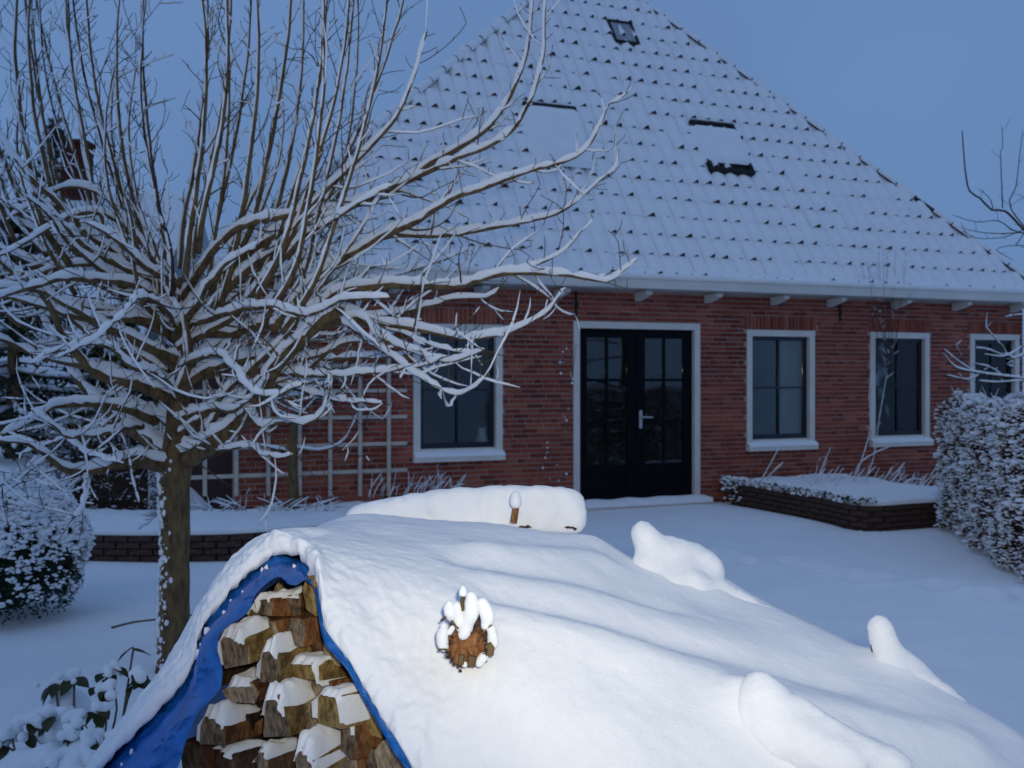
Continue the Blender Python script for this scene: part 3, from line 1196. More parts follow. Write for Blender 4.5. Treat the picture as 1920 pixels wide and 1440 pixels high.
LIMBS = [  # (pixels, depth at tip relative to the trunk, start radius, end radius)
    ([(345, 590), (430, 500), (540, 430), (640, 392), (700, 374), (768, 333), (808, 306), (868, 274), (917, 238), (949, 195), (967, 160), (985, 108), (1000, 0), (1003, -60)], -0.5, .034, .004),
    ([(341, 640), (450, 520), (560, 440), (660, 388), (754, 344), (814, 317), (890, 287), (930, 265), (966, 238), (990, 198), (1006, 157), (1020, 90), (1022, -20)], -0.8, .026, .004),
    ([(510, 620), (600, 520), (715, 445), (791, 410), (852, 371), (917, 350), (971, 328), (1039, 309), (1079, 293), (1109, 265), (1125, 238), (1142, 195)], -1.0, .026, .003),
    ([(600, 520), (715, 447), (821, 443), (888, 434), (957, 422), (1002, 413), (1057, 395), (1123, 341), (1155, 312), (1159, 279)], -0.6, .018, .003),
    ([(560, 600), (640, 549), (712, 537), (761, 537), (851, 537), (900, 525), (960, 513), (1018, 513), (1072, 519), (1123, 528), (1153, 525), (1196, 484)], -1.2, .026, .003),
    ([(945, 515), (987, 501), (1045, 477), (1075, 452), (1090, 433)], -1.1, .006, .002),
    ([(547, 657), (640, 585), (688, 597), (740, 588), (809, 573), (860, 558), (912, 558), (936, 540)], -0.4, .018, .003),
    ([(585, 620), (650, 600), (709, 610), (761, 613), (821, 625), (882, 634), (942, 628), (978, 612), (1018, 588), (1039, 570), (1060, 546)], -1.3, .020, .0025),
    ([(610, 605), (679, 597), (715, 631), (767, 658), (809, 673), (851, 677), (888, 667), (909, 655)], -1.4, .016, .003),
    ([(700, 610), (761, 628), (791, 643), (836, 655), (891, 661)], -1.2, .008, .002),
    ([(510, 700), (580, 705), (640, 705), (715, 697), (785, 687), (830, 670)], -1.3, .013, .003),
    ([(640, 600), (700, 643), (740, 673), (770, 697), (815, 724), (857, 741), (882, 730), (906, 711)], -1.6, .011, .0025),
    ([(505, 712), (590, 739), (627, 750), (660, 755), (715, 756)], -1.0, .010, .003),
    ([(447, 770), (472, 775), (490, 802), (535, 790), (572, 795), (605, 770), (615, 740), (622, 700)], -1.3, .015, .003),
    ([(375, 850), (417, 845), (470, 837), (490, 852), (515, 857), (550, 852)], -1.0, .012, .003),
    ([(335, 868), (375, 850), (410, 825), (447, 795), (485, 752), (510, 700), (547, 657), (585, 620), (640, 580)], -0.7, .052, .022),
    ([(510, 700), (560, 675), (610, 662), (650, 640), (720, 632), (790, 600)], -0.2, .016, .004),
    ([(505, 712), (560, 720), (610, 710), (685, 700), (760, 690), (797, 680)], 0.2, .012, .003),
    ([(330, 880), (277, 868), (250, 860), (208, 873), (167, 884), (129, 882), (104, 867), (85, 852), (52, 832), (0, 827)], -1.0, .036, .006),
    ([(85, 852), (50, 880), (10, 905), (-40, 930)], -1.2, .006, .003),
    ([(329, 868), (292, 835), (240, 796), (190, 760), (140, 700), (84, 600), (60, 540)], 0.5, .046, .012),
    ([(265, 800), (229, 803), (212, 813), (160, 817), (125, 817), (104, 802), (60, 770)], -1.1, .018, .004),
    ([(290, 790), (242, 767), (177, 757), (112, 759), (83, 773), (42, 796), (6, 817)], -0.9, .026, .007),
    ([(104, 802), (146, 838), (187, 859), (231, 871)], -1.2, .007, .003),
    ([(160, 880), (162, 910), (158, 940), (140, 968)], -1.3, .007, .003),
    ([(330, 760), (260, 720), (190, 705), (140, 660), (110, 610), (84, 560), (40, 510)], -0.6, .036, .010),
    ([(338, 680), (233, 629), (164, 596), (73, 545), (-30, 540)], -0.9, .026, .006),
    ([(335, 590), (255, 537), (182, 527), (109, 527), (0, 556), (-60, 580)], -1.1, .022, .006),
    ([(340, 560), (204, 505), (120, 497), (55, 519), (0, 530)], -0.3, .020, .005),
    ([(340, 620), (420, 590), (500, 575), (580, 590), (650, 560), (730, 560)], -1.5, .018, .004),
    ([(335, 690), (400, 665), (440, 690), (470, 730), (520, 740), (570, 720)], -1.6, .015, .004),
    ([(335, 740), (290, 700), (250, 690), (200, 650), (130, 650), (60, 680)], -1.6, .016, .004),
    ([(340, 640), (310, 580), (260, 560), (220, 600), (170, 640), (110, 670)], -1.7, .014, .003),
    ([(341, 600), (300, 500), (230, 420), (150, 400), (60, 450), (0, 480)], -0.8, .020, .005),
    ([(344, 560), (400, 470), (470, 420), (560, 400), (640, 330), (700, 270), (760, 190), (800, 60)], -1.0, .022, .004),
    ([(340, 540), (260, 450), (210, 380), (130, 350), (20, 410)], -0.5, .018, .005),
    ([(334, 800), (300, 770), (240, 780), (180, 800), (100, 830), (40, 850)], 0.9, .018, .005),
    ([(334, 790), (400, 770), (470, 760), (560, 740), (640, 700)], 1.0, .020, .005),
    ([(338, 700), (420, 640), (520, 600), (640, 540), (760, 510), (880, 470)], 1.2, .024, .005),
    ([(338, 690), (250, 640), (150, 600), (40, 590), (-60, 570)], 1.2, .024, .005),
]

limb_ids = []


def build_limb(pts, r0, r1, rnd, dens=1.0, side_len=1.0, upright=False):
    n = len(pts)
    L = [0]
    for a, b in zip(pts[:-1], pts[1:]): L.append(L[-1] + (b - a).length)
    r0 *= 1.15; r1 = max(r1 * 1.2, .003)
    rad = [r0 + (r1 - r0) * (l / L[-1]) ** 0.75 for l in L]
    p2, r2 = smooth_rad(pts, rad, 0.04)
    wb = 0.006 if upright else 0.011
    p2 = [p + Vector((mnoise.noise(p * 6), mnoise.noise(p * 6 + Vector((9, 0, 0))), mnoise.noise(p * 6 + Vector((0, 9, 0))))) * wb for p in p2]
    bb, sb = MB(), MB()
    bb.tube(rel(p2), r2, 8 if r0 > 0.02 else 6)
    snow_on(sb, rel(p2), r2, 1.0 if not upright else 0.80, rnd, 0.013 if not upright else 0.009)
    total = L[-1]
    acc = 0
    gap = (0.105 if not upright else 0.16) / dens
    for i in range(2, len(p2)):
        seg = p2[i] - p2[i - 1]
        acc += seg.length
        if acc < gap * rnd.uniform(0.7, 1.5): continue
        acc = 0
        frac = i / len(p2)
        t = seg.normalized()
        side = t.orthogonal().normalized()
        side.rotate(Matrix.Rotation(rnd.uniform(0, 6.28), 3, t))
        if upright:
            d = t * 0.9 + side * 0.8 + Vector((0, 0, 0.2))
            ln = rnd.uniform(0.08, 0.40) * side_len
        else:
            d = t * rnd.uniform(0.3, 0.9) + side * 0.9 + Vector((0, 0, 0.18))
            ln = rnd.choice([0.12, 0.2, 0.28, 0.36, 0.5, 0.62]) * rnd.uniform(.8, 1.2) * (1.15 - 0.6 * frac) * side_len
        rr = max(0.0024, min(0.006, r2[i] * 0.40))
        q = shoot(p2[i], d, ln, rnd.uniform(0.0, 0.24), rnd, 6, droop=0.06, wig=0.12)
        q = resample(q, 0.05)
        qr = [rr + (0.0018 - rr) * k / (len(q) - 1) for k in range(len(q))]
        bb.tube(rel(q), qr, 4)
        if rnd.random() < (0.62 if not upright else 0.35):
            snow_on(sb, rel(q), qr, 0.85, rnd, 0.009)
        spurs(bb, sb, rel(q), 0.003, rnd, 0.07, 0.18, minr=.002)
    spurs(bb, sb, rel(p2), 0.0035, rnd, 0.085 if upright else 0.08, 0.15, minr=.0022)
    o = bb.build('branch', M['bark'] if r0 > 0.012 else M['twig'], tree, smooth=True)
    if sb.v:
        tag(sb.build('snow', M['tsnow'], o, smooth=True), kind='stuff')


for (pix, dd, r0, r1) in LIMBS:
    n = len(pix)
    sx, sy = pix[0]
    # where the limb starts on the trunk it has the trunk's depth, farther out it takes its own
    base = min(1.0, math.hypot(sx - 335, sy - 700 if sy < 700 else 0) / 900) if sx > 380 or sx < 200 else 0
    pts = []
    for k, (x, y) in enumerate(pix):
        f = base + (1 - base) * (k / (n - 1))
        pts.append(P(x, y, 6.07 + dd * f ** 0.8 + 0.05 * mnoise.noise(Vector((k * 0.7, dd * 10, x * 0.01)))))
    build_limb(pts, r0, r1, tr)

# near-vertical shoots fanning out of the upper crown
for k in range(44):
    x0 = -40 + 670 * (k + tr.uniform(-.4, .4)) / 44
    y0 = 480 - 60 * math.sin(math.pi * (x0 + 40) / 670) + tr.uniform(-60, 70)
    x1 = 335 + (x0 - 335) * tr.uniform(1.15, 1.75) + tr.uniform(-35, 35)
    y1 = tr.uniform(-330, -30) if tr.random() < 0.75 else tr.uniform(20, 200)
    Y0 = 6.07 + tr.uniform(-0.9, 0.8); Y1 = Y0 + tr.uniform(-0.35, 0.35)
    a = P(x0, y0, Y0); b = P(x1, y1, Y1)
    pts = []
    for i in range(7):
        f = i / 6
        p = a.lerp(b, f)
        bow = math.sin(math.pi * f) * 0.09 * (1 if x0 > 335 else -1)
        p.x += bow
        pts.append(p)
    # root of the shoot bends out of the crown
    root = Vector((TX + (a.x - TX) * 0.80, TY + (a.y - TY) * 0.8, a.z - 0.22))
    pts = [root] + pts
    build_limb(pts, tr.uniform(0.010, 0.019), 0.003, tr, dens=1.3, side_len=1.0, upright=True)

# limbs reaching towards and away from the viewer fill the crown
for k in range(34):
    an = tr.uniform(0, 2 * math.pi)
    z = tr.uniform(1.2, 2.3)
    ln = tr.uniform(0.9, 2.0)
    d = Vector((math.cos(an), math.sin(an) * 0.75, tr.uniform(0.12, 0.5)))
    st = Vector((TX, TY, z)) + Vector((0.03 * math.cos(an), 0.03 * math.sin(an), 0))
    for tries in range(30):
        pts = shoot(st, d, ln, 0.05, tr, 8, droop=0.05, wig=0.13)
        pj = [(960 + 2000 * p.x / p.y, 700 - 2000 * (p.z - CAM_Z) / p.y) for p in pts]
        if not any((x > 600 and y > 690) or (x > 460 and y > 790) or x > 800 or y > 905 for x, y in pj): break
        d = Vector((math.cos(an), math.sin(an) * 0.75, tr.uniform(0.25, 0.7))); ln *= 0.93
    build_limb(pts, tr.uniform(0.016, 0.028), 0.004, tr, dens=0.9)


# ------------------------------------------------------------------ the heap: woodpile under a snowed-in blue tarpaulin
HEAP_PIX = [  # (photo pixel, distance): points of the snow surface read off the picture
    (195, 1425, 2.10), (300, 1312, 2.14), (352, 1262, 2.17), (385, 1150, 2.19), (438, 1085, 2.20), (478, 1048, 2.21), (510, 1022, 2.21), (545, 1032, 2.18),
    (583, 1082, 2.08), (604, 1165, 2.02), (650, 1218, 1.99), (690, 1288, 1.97), (740, 1370, 1.93), (785, 1442, 1.90),
    (378, 1165, 2.26), (390, 1108, 2.28), (425, 1048, 2.32), (465, 1012, 2.36), (505, 990, 2.42), (560, 984, 2.46), (180, 1390, 2.2), (290, 1262, 2.24),
    (600, 1010, 2.35), (650, 962, 2.9), (650, 985, 2.6), (640, 1060, 2.14), (660, 1150, 2.05), (700, 1050, 2.25), (720, 1010, 2.55), (760, 980, 2.85), (760, 1150, 2.08), (760, 1250, 2.02), (820, 1350, 1.94), (850, 1440, 1.88),
    (800, 1060, 2.3), (850, 1000, 2.75), (860, 980, 3.0), (870, 1150, 2.12), (880, 1250, 2.0), (950, 1330, 1.95), (960, 985, 3.02), (960, 1015, 2.75), (960, 1060, 2.45), (980, 1130, 2.22), (1000, 1220, 2.08), (1020, 1420, 1.89),
    (1060, 1000, 2.98), (1110, 1004, 3.0), (1080, 1080, 2.48), (1100, 1150, 2.25), (1150, 1035, 2.97), (1190, 1066, 2.95), (1200, 1110, 2.62), (1230, 1180, 2.32), (1150, 1280, 2.06), (1200, 1430, 1.88),
    (1270, 1085, 2.97), (1345, 1092, 3.0), (1330, 1140, 2.68), (1400, 1220, 2.36), (1330, 1300, 2.14), (1440, 1140, 2.9), (1540, 1188, 2.8), (1620, 1228, 2.7), (1560, 1260, 2.45), (1500, 1330, 2.2), (1430, 1430, 1.97),
    (1700, 1262, 2.62), (1790, 1308, 2.52), (1920, 1372, 2.4), (1700, 1340, 2.3), (1650, 1430, 2.06), (1850, 1430, 2.2)]
CTRL = [tuple(P(x, y, d)[k] for k in range(3)) for x, y, d in HEAP_PIX]
CTRL += [(-.85, 2.6, .88), (-.76, 2.75, 1.05), (-.62, 2.85, 1.22), (-.55, 2.6, 1.30), (-.95, 2.25, .62),
         (-.1, 1.83, .85), (-.03, 1.78, .68), (.05, 1.7, .66), (.3, 1.66, .60), (.6, 1.70, .56), (.95, 1.85, .56), (1.4, 1.95, .45),
         (.2, 3.2, .95), (.33, 3.3, .8), (.6, 3.35, .72), (.95, 3.05, .65), (1.25, 2.75, .58), (1.55, 2.5, .45), (1.5, 2.2, .6), (-.45, 3.2, 1.20), (0, 3.25, 1.2), (-.47, 3.5, .85),
         (-1.1, 2.4, .50), (-1.05, 2.8, .55), (-.9, 3.2, .65), (-.6, 3.5, .8), (0, 3.55, .75), (.4, 3.5, .58), (1.7, 2.4, .25)]
C = np.array(CTRL)


def tps_fit(C):
    n = len(C)
    d = np.linalg.norm(C[:, None, :2] - C[None, :, :2], axis=2)
    Pm = np.c_[np.ones(n), C[:, :2]]
    A = np.zeros((n + 3, n + 3)); A[:n, :n] = -d + np.eye(n) * -0.004; A[:n, n:] = Pm; A[n:, :n] = Pm.T
    return np.linalg.solve(A, np.r_[C[:, 2], 0, 0, 0])


WT_ = tps_fit(C)


def tps(X, Y):
    """smooth height through the control points: linear kernel, then a small blur"""
    n = len(C)
    Z = 0
    ring = [(0, 0, 0.2)] + [(0.035 * math.cos(a), 0.035 * math.sin(a), 0.5 / 8) for a in np.arange(8) * math.pi / 4] + [(0.07 * math.cos(a), 0.07 * math.sin(a), 0.3 / 8) for a in np.arange(8) * math.pi / 4 + .39]
    for dx, dy, w in ring:
        x = X + dx; y = Y + dy
        d = np.sqrt((x[:, None] - C[None, :, 0]) ** 2 + (y[:, None] - C[None, :, 1]) ** 2 + 1e-4)
        Z = Z + w * (-d @ WT_[:n] + WT_[n] + WT_[n + 1] * x + WT_[n + 2] * y)
    return Z


def ridge(X, Y, a, b, amp, wid, amp2=None):
    ax, ay = a; bx, by = b
    L2 = (bx - ax) ** 2 + (by - ay) ** 2
    t = np.clip(((X - ax) * (bx - ax) + (Y - ay) * (by - ay)) / L2, 0, 1)
    d2 = (X - ax - t * (bx - ax)) ** 2 + (Y - ay - t * (by - ay)) ** 2
    A = amp + ((amp2 if amp2 is not None else amp) - amp) * t
    return A * np.exp(-d2 / (wid * wid))


HEAP_BUMPS = [(1265, 1085, 2.90, .030, .10), (1310, 1095, 2.90, .025, .09), (1690, 1262, 2.55, .030, .06), (1450, 1365, 2.06, .016, .06), (1500, 1390, 2.06, .018, .06), (1130, 1015, 2.92, .015, .08)]


def heap_z(X, Y):
    Z = tps(X, Y)
    Z = Z + ridge(X, Y, (.02, 2.12), (.95, 2.22), 0.026, 0.075)
    Z = Z + ridge(X, Y, (.46, 2.10), (.90, 2.02), 0.045, 0.055, 0.012)
    Z = Z + ridge(X, Y, (.60, 2.93), (.95, 2.55), 0.010, 0.07, 0.006)
    Z = Z + ridge(X, Y, (.90, 2.60), (1.15, 2.32), 0.010, 0.05, 0.006)
    Z = Z + ridge(X, Y, (-.05, 2.55), (.22, 2.72), 0.020, 0.07)
    Z = Z - ridge(X, Y, (-.1, 2.42), (.35, 2.55), 0.018, 0.06)
    Z = Z - ridge(X, Y, (-.02, 2.24), (.7, 2.38), 0.022, 0.06)
    Z = Z - ridge(X, Y, (-.13, 2.02), (-.06, 1.93), 0.022, 0.05)
    Z = Z + ridge(X, Y, (-.47, 2.15), (-.45, 2.4), -0.012, 0.03)
    for (px, py, d, amp, wid) in HEAP_BUMPS:
        bx, by = (px - 960) / 2000 * d, d
        Z = Z + amp * np.exp(-((X - bx) ** 2 + (Y - by) ** 2) / (wid * wid))
    return np.maximum(Z, 0.02)


EDGE_PIX = ((150, 1480, 2.05), (195, 1412, 2.09), (300, 1296, 2.13), (350, 1240, 2.155), (383, 1140, 2.18), (436, 1074, 2.19), (476, 1036, 2.20), (512, 1006, 2.20), (560, 1010, 2.17), (594, 1062, 2.07), (610, 1150, 2.01), (652, 1204, 1.98), (692, 1274, 1.96), (742, 1356, 1.92), (787, 1428, 1.89))
F = [tuple(P(x, y, d).xy) for x, y, d in EDGE_PIX] + [(-.1, 1.82), (0, 1.72), (.2, 1.66), (.5, 1.66), (.8, 1.72), (1.1, 1.82), (1.5, 1.95)]
FZ = [P(x, y, d).z for x, y, d in EDGE_PIX]
B = [(-1.15, 2.3), (-1.13, 2.45), (-1.1, 2.65), (-1.06, 2.8), (-1.0, 2.95), (-.93, 3.1), (-.85, 3.25), (-.75, 3.35), (-.65, 3.45), (-.55, 3.5), (-.45, 3.55), (-.35, 3.55), (-.25, 3.55), (-.1, 3.55), (.05, 3.55), (.2, 3.55), (.4, 3.5), (.65, 3.45), (.95, 3.25), (1.25, 3.0), (1.55, 2.75), (1.75, 2.4)]
NS, NT = 560, 190


def curve(pts, n):
    V = resample([Vector((p[0], p[1], p[2] if len(p) > 2 else 0)) for p in pts], 0.004)
    # keep the pairing of the control points: sample by control index
    k = len(pts)
    out = []
    for i in range(n):
        f = i / (n - 1) * (k - 1)
        a = int(min(f, k - 2)); t = f - a
        p0 = Vector((*pts[max(a - 1, 0)],) if len(pts[0]) > 2 else (*pts[max(a - 1, 0)], 0)); p1 = Vector((*pts[a],) if len(pts[0]) > 2 else (*pts[a], 0))
        p2 = Vector((*pts[a + 1],) if len(pts[0]) > 2 else (*pts[a + 1], 0)); p3 = Vector((*pts[min(a + 2, k - 1)],) if len(pts[0]) > 2 else (*pts[min(a + 2, k - 1)], 0))
        q = (2 * p1 + (p2 - p0) * t + (2 * p0 - 5 * p1 + 4 * p2 - p3) * t * t + (-p0 + 3 * p1 - 3 * p2 + p3) * t * t * t) * 0.5
        out.append(q)
    return out


heap = empty('snow_heap', (0.2, 2.4, 0))
tag(heap, 'thick smooth blanket of snow lying over the blue tarpaulin', 'snow')
tarp = empty('tarpaulin', (0.2, 2.4, 0))
tag(tarp, 'crumpled blue plastic tarpaulin draped over the woodpile', 'tarpaulin')
HO2 = Vector((0.2, 2.4, 0))


def build_heap():
    f = curve(F, NS); b = curve(B, NS)
    ts = (np.arange(NT) / (NT - 1)) ** 1.5
    X = np.array([[f[i].x + (b[i].x - f[i].x) * t for i in range(NS)] for t in ts])
    Y = np.array([[f[i].y + (b[i].y - f[i].y) * t for i in range(NS)] for t in ts])
    Zb = heap_z(X.ravel(), Y.ravel()).reshape(X.shape)
    Z = Zb.copy()
    kf = len(F) - 1
    want = np.interp(np.arange(NS) / (NS - 1) * kf, np.arange(len(F)), [FZ[k] if k < len(FZ) else float(heap_z(np.array([F[k][0]]), np.array([F[k][1]]))[0]) for k in range(len(F))])
    corr = want - Zb[0]
    dist = np.sqrt((X - X[0]) ** 2 + (Y - Y[0]) ** 2)
    rows = []
    for j in range(NT):
        row = []
        for i in range(NS):
            x, y, z = X[j, i], Y[j, i], Z[j, i]
            d = dist[j, i]
            z += corr[i] * math.exp(-(d / 0.09) ** 2)
            rr = 0.030
            if d < rr:
                z -= rr * 0.6 * (1 - math.sqrt(max(0, 1 - (1 - d / rr) ** 2)))
            v = Vector((x, y, z))
            k = 0.006 * mnoise.noise(v * 4) + 0.0012 * mnoise.noise(v * 13)
            # runnels on the steep edge beside the opening
            e = math.exp(-d / 0.16)
            k += e * 0.008 * mnoise.noise(Vector((x * 34, y * 34, z * 7))) + e * 0.005 * mnoise.noise(v * 60)
            k += 0.0016 * mnoise.noise(v * 24) + 0.0009 * mnoise.noise(v * 60)
            row.append((x - HO2.x - 0.35 * k, y - HO2.y - 0.4 * k, z + k))
        rows.append(row)
    # rounded underside along the front edge
    lip = []
    for m_, (dz, inn) in enumerate(((0.022, 0.022), (0.015, 0.006), (0.007, -0.002))):
        r = []
        for i in range(NS):
            p = rows[0][i]; q = rows[6][i]
            dv = Vector((q[0] - p[0], q[1] - p[1], 0)).normalized()
            r.append((p[0] + dv.x * inn, p[1] + dv.y * inn, p[2] - dz))
        lip.append(r)
    mb = MB()
    mb.quad_grid(lip + rows)
    mb.build('snow_surface', M['heap'], heap, smooth=True)
    # tarpaulin: under the snow, then the bare blue hem in front of the logs
    CF = [(300, 1540, 1.95), (332, 1440, 1.96), (366, 1345, 1.97), (414, 1285, 1.98), (410, 1195, 1.985), (462, 1150, 1.99), (485, 1108, 1.99), (522, 1082, 1.99), (553, 1097, 1.985), (585, 1090, 2.05)]
    cf = []
    for (px, py, Y_) in CF:
        cf.append(tuple(P(px, py, Y_)))
    for k in range(10, len(F)):
        x, y = F[k]
        z = float(heap_z(np.array([x]), np.array([y]))[0])
        if k < len(FZ): z = FZ[k]
        cf.append((x - 0.002, y - 0.003, z - 0.047 - 0.006 * math.sin(k * 2.1)))
    cfc = curve(cf, NS)
    top = []
    for j in range(0, NT, 6):
        top.append([(rows[j][i][0], rows[j][i][1], rows[j][i][2] - (0.05 if j else 0.035)) for i in range(0, NS, 2)])
    hem = []
    for k in range(0, 30):
        t = k / 30
        r = []
        for i in range(0, NS, 2):
            a = cfc[i] - HO2; e = Vector(top[0][i // 2])
            p = a.lerp(e, t)
            bulge = math.sin(math.pi * t)
            L = (e - a).length
            nz = mnoise.noise(Vector((i * 0.035, t * 2.2, 4.4))) * 0.6 + (abs(mnoise.noise(Vector((i * 0.08, t * 2.6, 1.4)))) - .25) * 0.9 + (abs(mnoise.noise(Vector((i * 0.19, t * 5.0, 7.4)))) - .25) * 0.4
            p.y += -bulge * L * 0.14 + nz * min(0.05, L * 0.30) * (0.35 + 0.65 * bulge)
            p.z += nz * min(0.02, L * 0.12) * bulge
            r.append(tuple(p))
        hem.append(r)
    mb = MB()
    mb.quad_grid(hem + top)
    mb.build('sheet', M['tarp'], tarp, smooth=True)
    # dribbles of snow left on the bare hem
    mb = MB()
    rr = random.Random(12)
    for k in range(18):
        i = rr.randrange(2, int(NS // 2 * 0.42))
        r = hem[rr.choice([20, 24, 26, 27, 28, 29, 29])][i]
        s = rr.choice([.002, .003, .004, .006])
        mb.blob((r[0], r[1] - s * 0.3, r[2] + s * 0.3), s, s * 0.7, s * rr.uniform(1.0, 2.2), jitter=0.3)
    tag(mb.build('snow', M['heap'], tarp, smooth=True), kind='stuff')


build_heap()

# ---- split logs in the opening
LOGS = [  # x0, y0, x1, y1, shape, tone, push back, snow, label
    (508, 1080, 562, 1118, 'tri', 'orange', .09, 0, 'small orange-brown log tucked deepest under the tip of the tarpaulin'),
    (566, 1082, 606, 1154, 'slab', 'yellow', .03, 0, 'tall yellowish split log touching the tarpaulin fold at the top right'),
    (520, 1112, 578, 1156, 'quad', 'brown', .05, 2, 'brown squared log with thin snow, left of the tall yellowish one'),
    (478, 1108, 528, 1160, 'para', 'grey', .05, 3, 'grey mossy log with a slanting strip of snow near the top'),
    (458, 1132, 500, 1168, 'tri', 'yellow', .06, 1, 'small yellow wedge of wood against the blue tarpaulin'),
    (468, 1160, 548, 1208, 'para', 'orange', .05, 0, 'broad orange split log below the small yellow wedge'),
    (526, 1156, 596, 1212, 'slab', 'grey', .025, 0, 'grey-brown log with a knot in the middle of the upper row'),
    (560, 1158, 626, 1230, 'tri', 'red', .055, 0, 'dark red-brown log beside the right edge of the opening'),
    (404, 1176, 486, 1262, 'para', 'grey', .0, 4, 'long grey log on the left carrying the thickest snow'),
    (478, 1200, 540, 1284, 'wedge', 'grey', -.01, 4, 'dark-faced upright wedge with snow on its right shoulder'),
    (522, 1224, 634, 1282, 'slab2', 'yellow', .01, 5, 'wide slab with a jagged sheet of snow in the middle of the stack'),
    (602, 1196, 656, 1246, 'quad', 'pale', .02, 1, 'pale chipped log end at the right edge under the snow overhang'),
    (416, 1268, 498, 1322, 'quad', 'orange', .0, 3, 'orange-edged log with a snow ledge on the left side'),
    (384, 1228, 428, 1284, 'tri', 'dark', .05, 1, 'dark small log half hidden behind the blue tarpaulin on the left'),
    (482, 1292, 556, 1392, 'wedge', 'grey', -.03, 6, 'large grey log under a domed cap of snow in the centre'),
    (552, 1312, 590, 1368, 'quad', 'pale', .02, 0, 'narrow tan log squeezed right of the domed snow cap'),
    (584, 1284, 672, 1364, 'quad', 'yellow', -.02, 5, 'square mossy log with dusted snow on top and a yellow-green face'),
    (664, 1284, 748, 1390, 'para', 'yellow', -.005, 2, 'big smooth yellow split log next to the right tarpaulin edge'),
    (362, 1326, 448, 1404, 'wedge', 'grey', -.02, 4, 'grey weathered log with a snow strip at the lower left'),
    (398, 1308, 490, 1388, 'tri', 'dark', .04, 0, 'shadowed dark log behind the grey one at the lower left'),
    (592, 1360, 640, 1416, 'quad', 'pale', .01, 0, 'tan log end below the square mossy log'),
    (632, 1348, 688, 1416, 'slab', 'grey', -.01, 2, 'grey barked log with a vertical streak of snow'),
    (704, 1378, 774, 1450, 'quad', 'orange', -.01, 0, 'bright orange-brown log in the bottom right corner of the stack'),
    (474, 1392, 520, 1452, 'wedge', 'grey', -.01, 3, 'small log with a snow hook at the bottom of the opening'),
    (546, 1392, 608, 1460, 'wedge', 'grey', -.03, 6, 'bottom log carrying a thick slanting snow cap'),
    (514, 1384, 554, 1440, 'quad', 'orange', .02, 0, 'orange-brown log between the two lowest snow caps'),
    (632, 1406, 690, 1450, 'tri', 'orange', .01, 0, 'flat orange log along the bottom, right of the tan ends'),
    (602, 1406, 636, 1456, 'slab', 'pale', .015, 0, 'thin upright tan log at the bottom of the stack'),
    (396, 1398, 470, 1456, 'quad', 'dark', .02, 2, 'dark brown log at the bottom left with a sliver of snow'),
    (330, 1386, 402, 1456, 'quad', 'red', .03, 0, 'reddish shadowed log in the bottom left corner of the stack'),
    (652, 1232, 690, 1292, 'slab', 'grey', .01, 1, 'upright grey bark piece at the right, above the big yellow log'),
    (684, 1400, 716, 1456, 'slab', 'grey', .01, 0, 'narrow grey log left of the bright orange corner log'),
    (558, 1268, 660, 1316, 'slab2', 'orange', .03, 0, 'orange slab lying below the wide snowy one'),
]


def log_poly(shape, rnd):
    if shape == 'tri': p = [(0, 0), (1, .06), (.92, .5), (.62, .97), (.4, 1), (.08, .5)]
    elif shape == 'wedge': p = [(.02, 0), (.95, .08), (1, .55), (.66, .98), (.3, .94), (.06, .6)]
    elif shape == 'quad': p = [(.03, 0), (.97, .03), (1.02, .55), (.92, .98), (.3, 1.0), (-.02, .7)]
    elif shape == 'para': p = [(.15, 0), (1, .18), (.95, .62), (.8, .95), (.25, 1), (.0, .75)]
    elif shape == 'slab': p = [(.1, 0), (.9, .06), (1, .7), (.85, .95), (.3, 1), (0, .5)]
    else: p = [(.02, .15), (.9, 0), (1, .5), (.9, .85), (.15, 1), (0, .6)]
    return [(x + rnd.uniform(-.05, .05), y + rnd.uniform(-.05, .05)) for x, y in p]


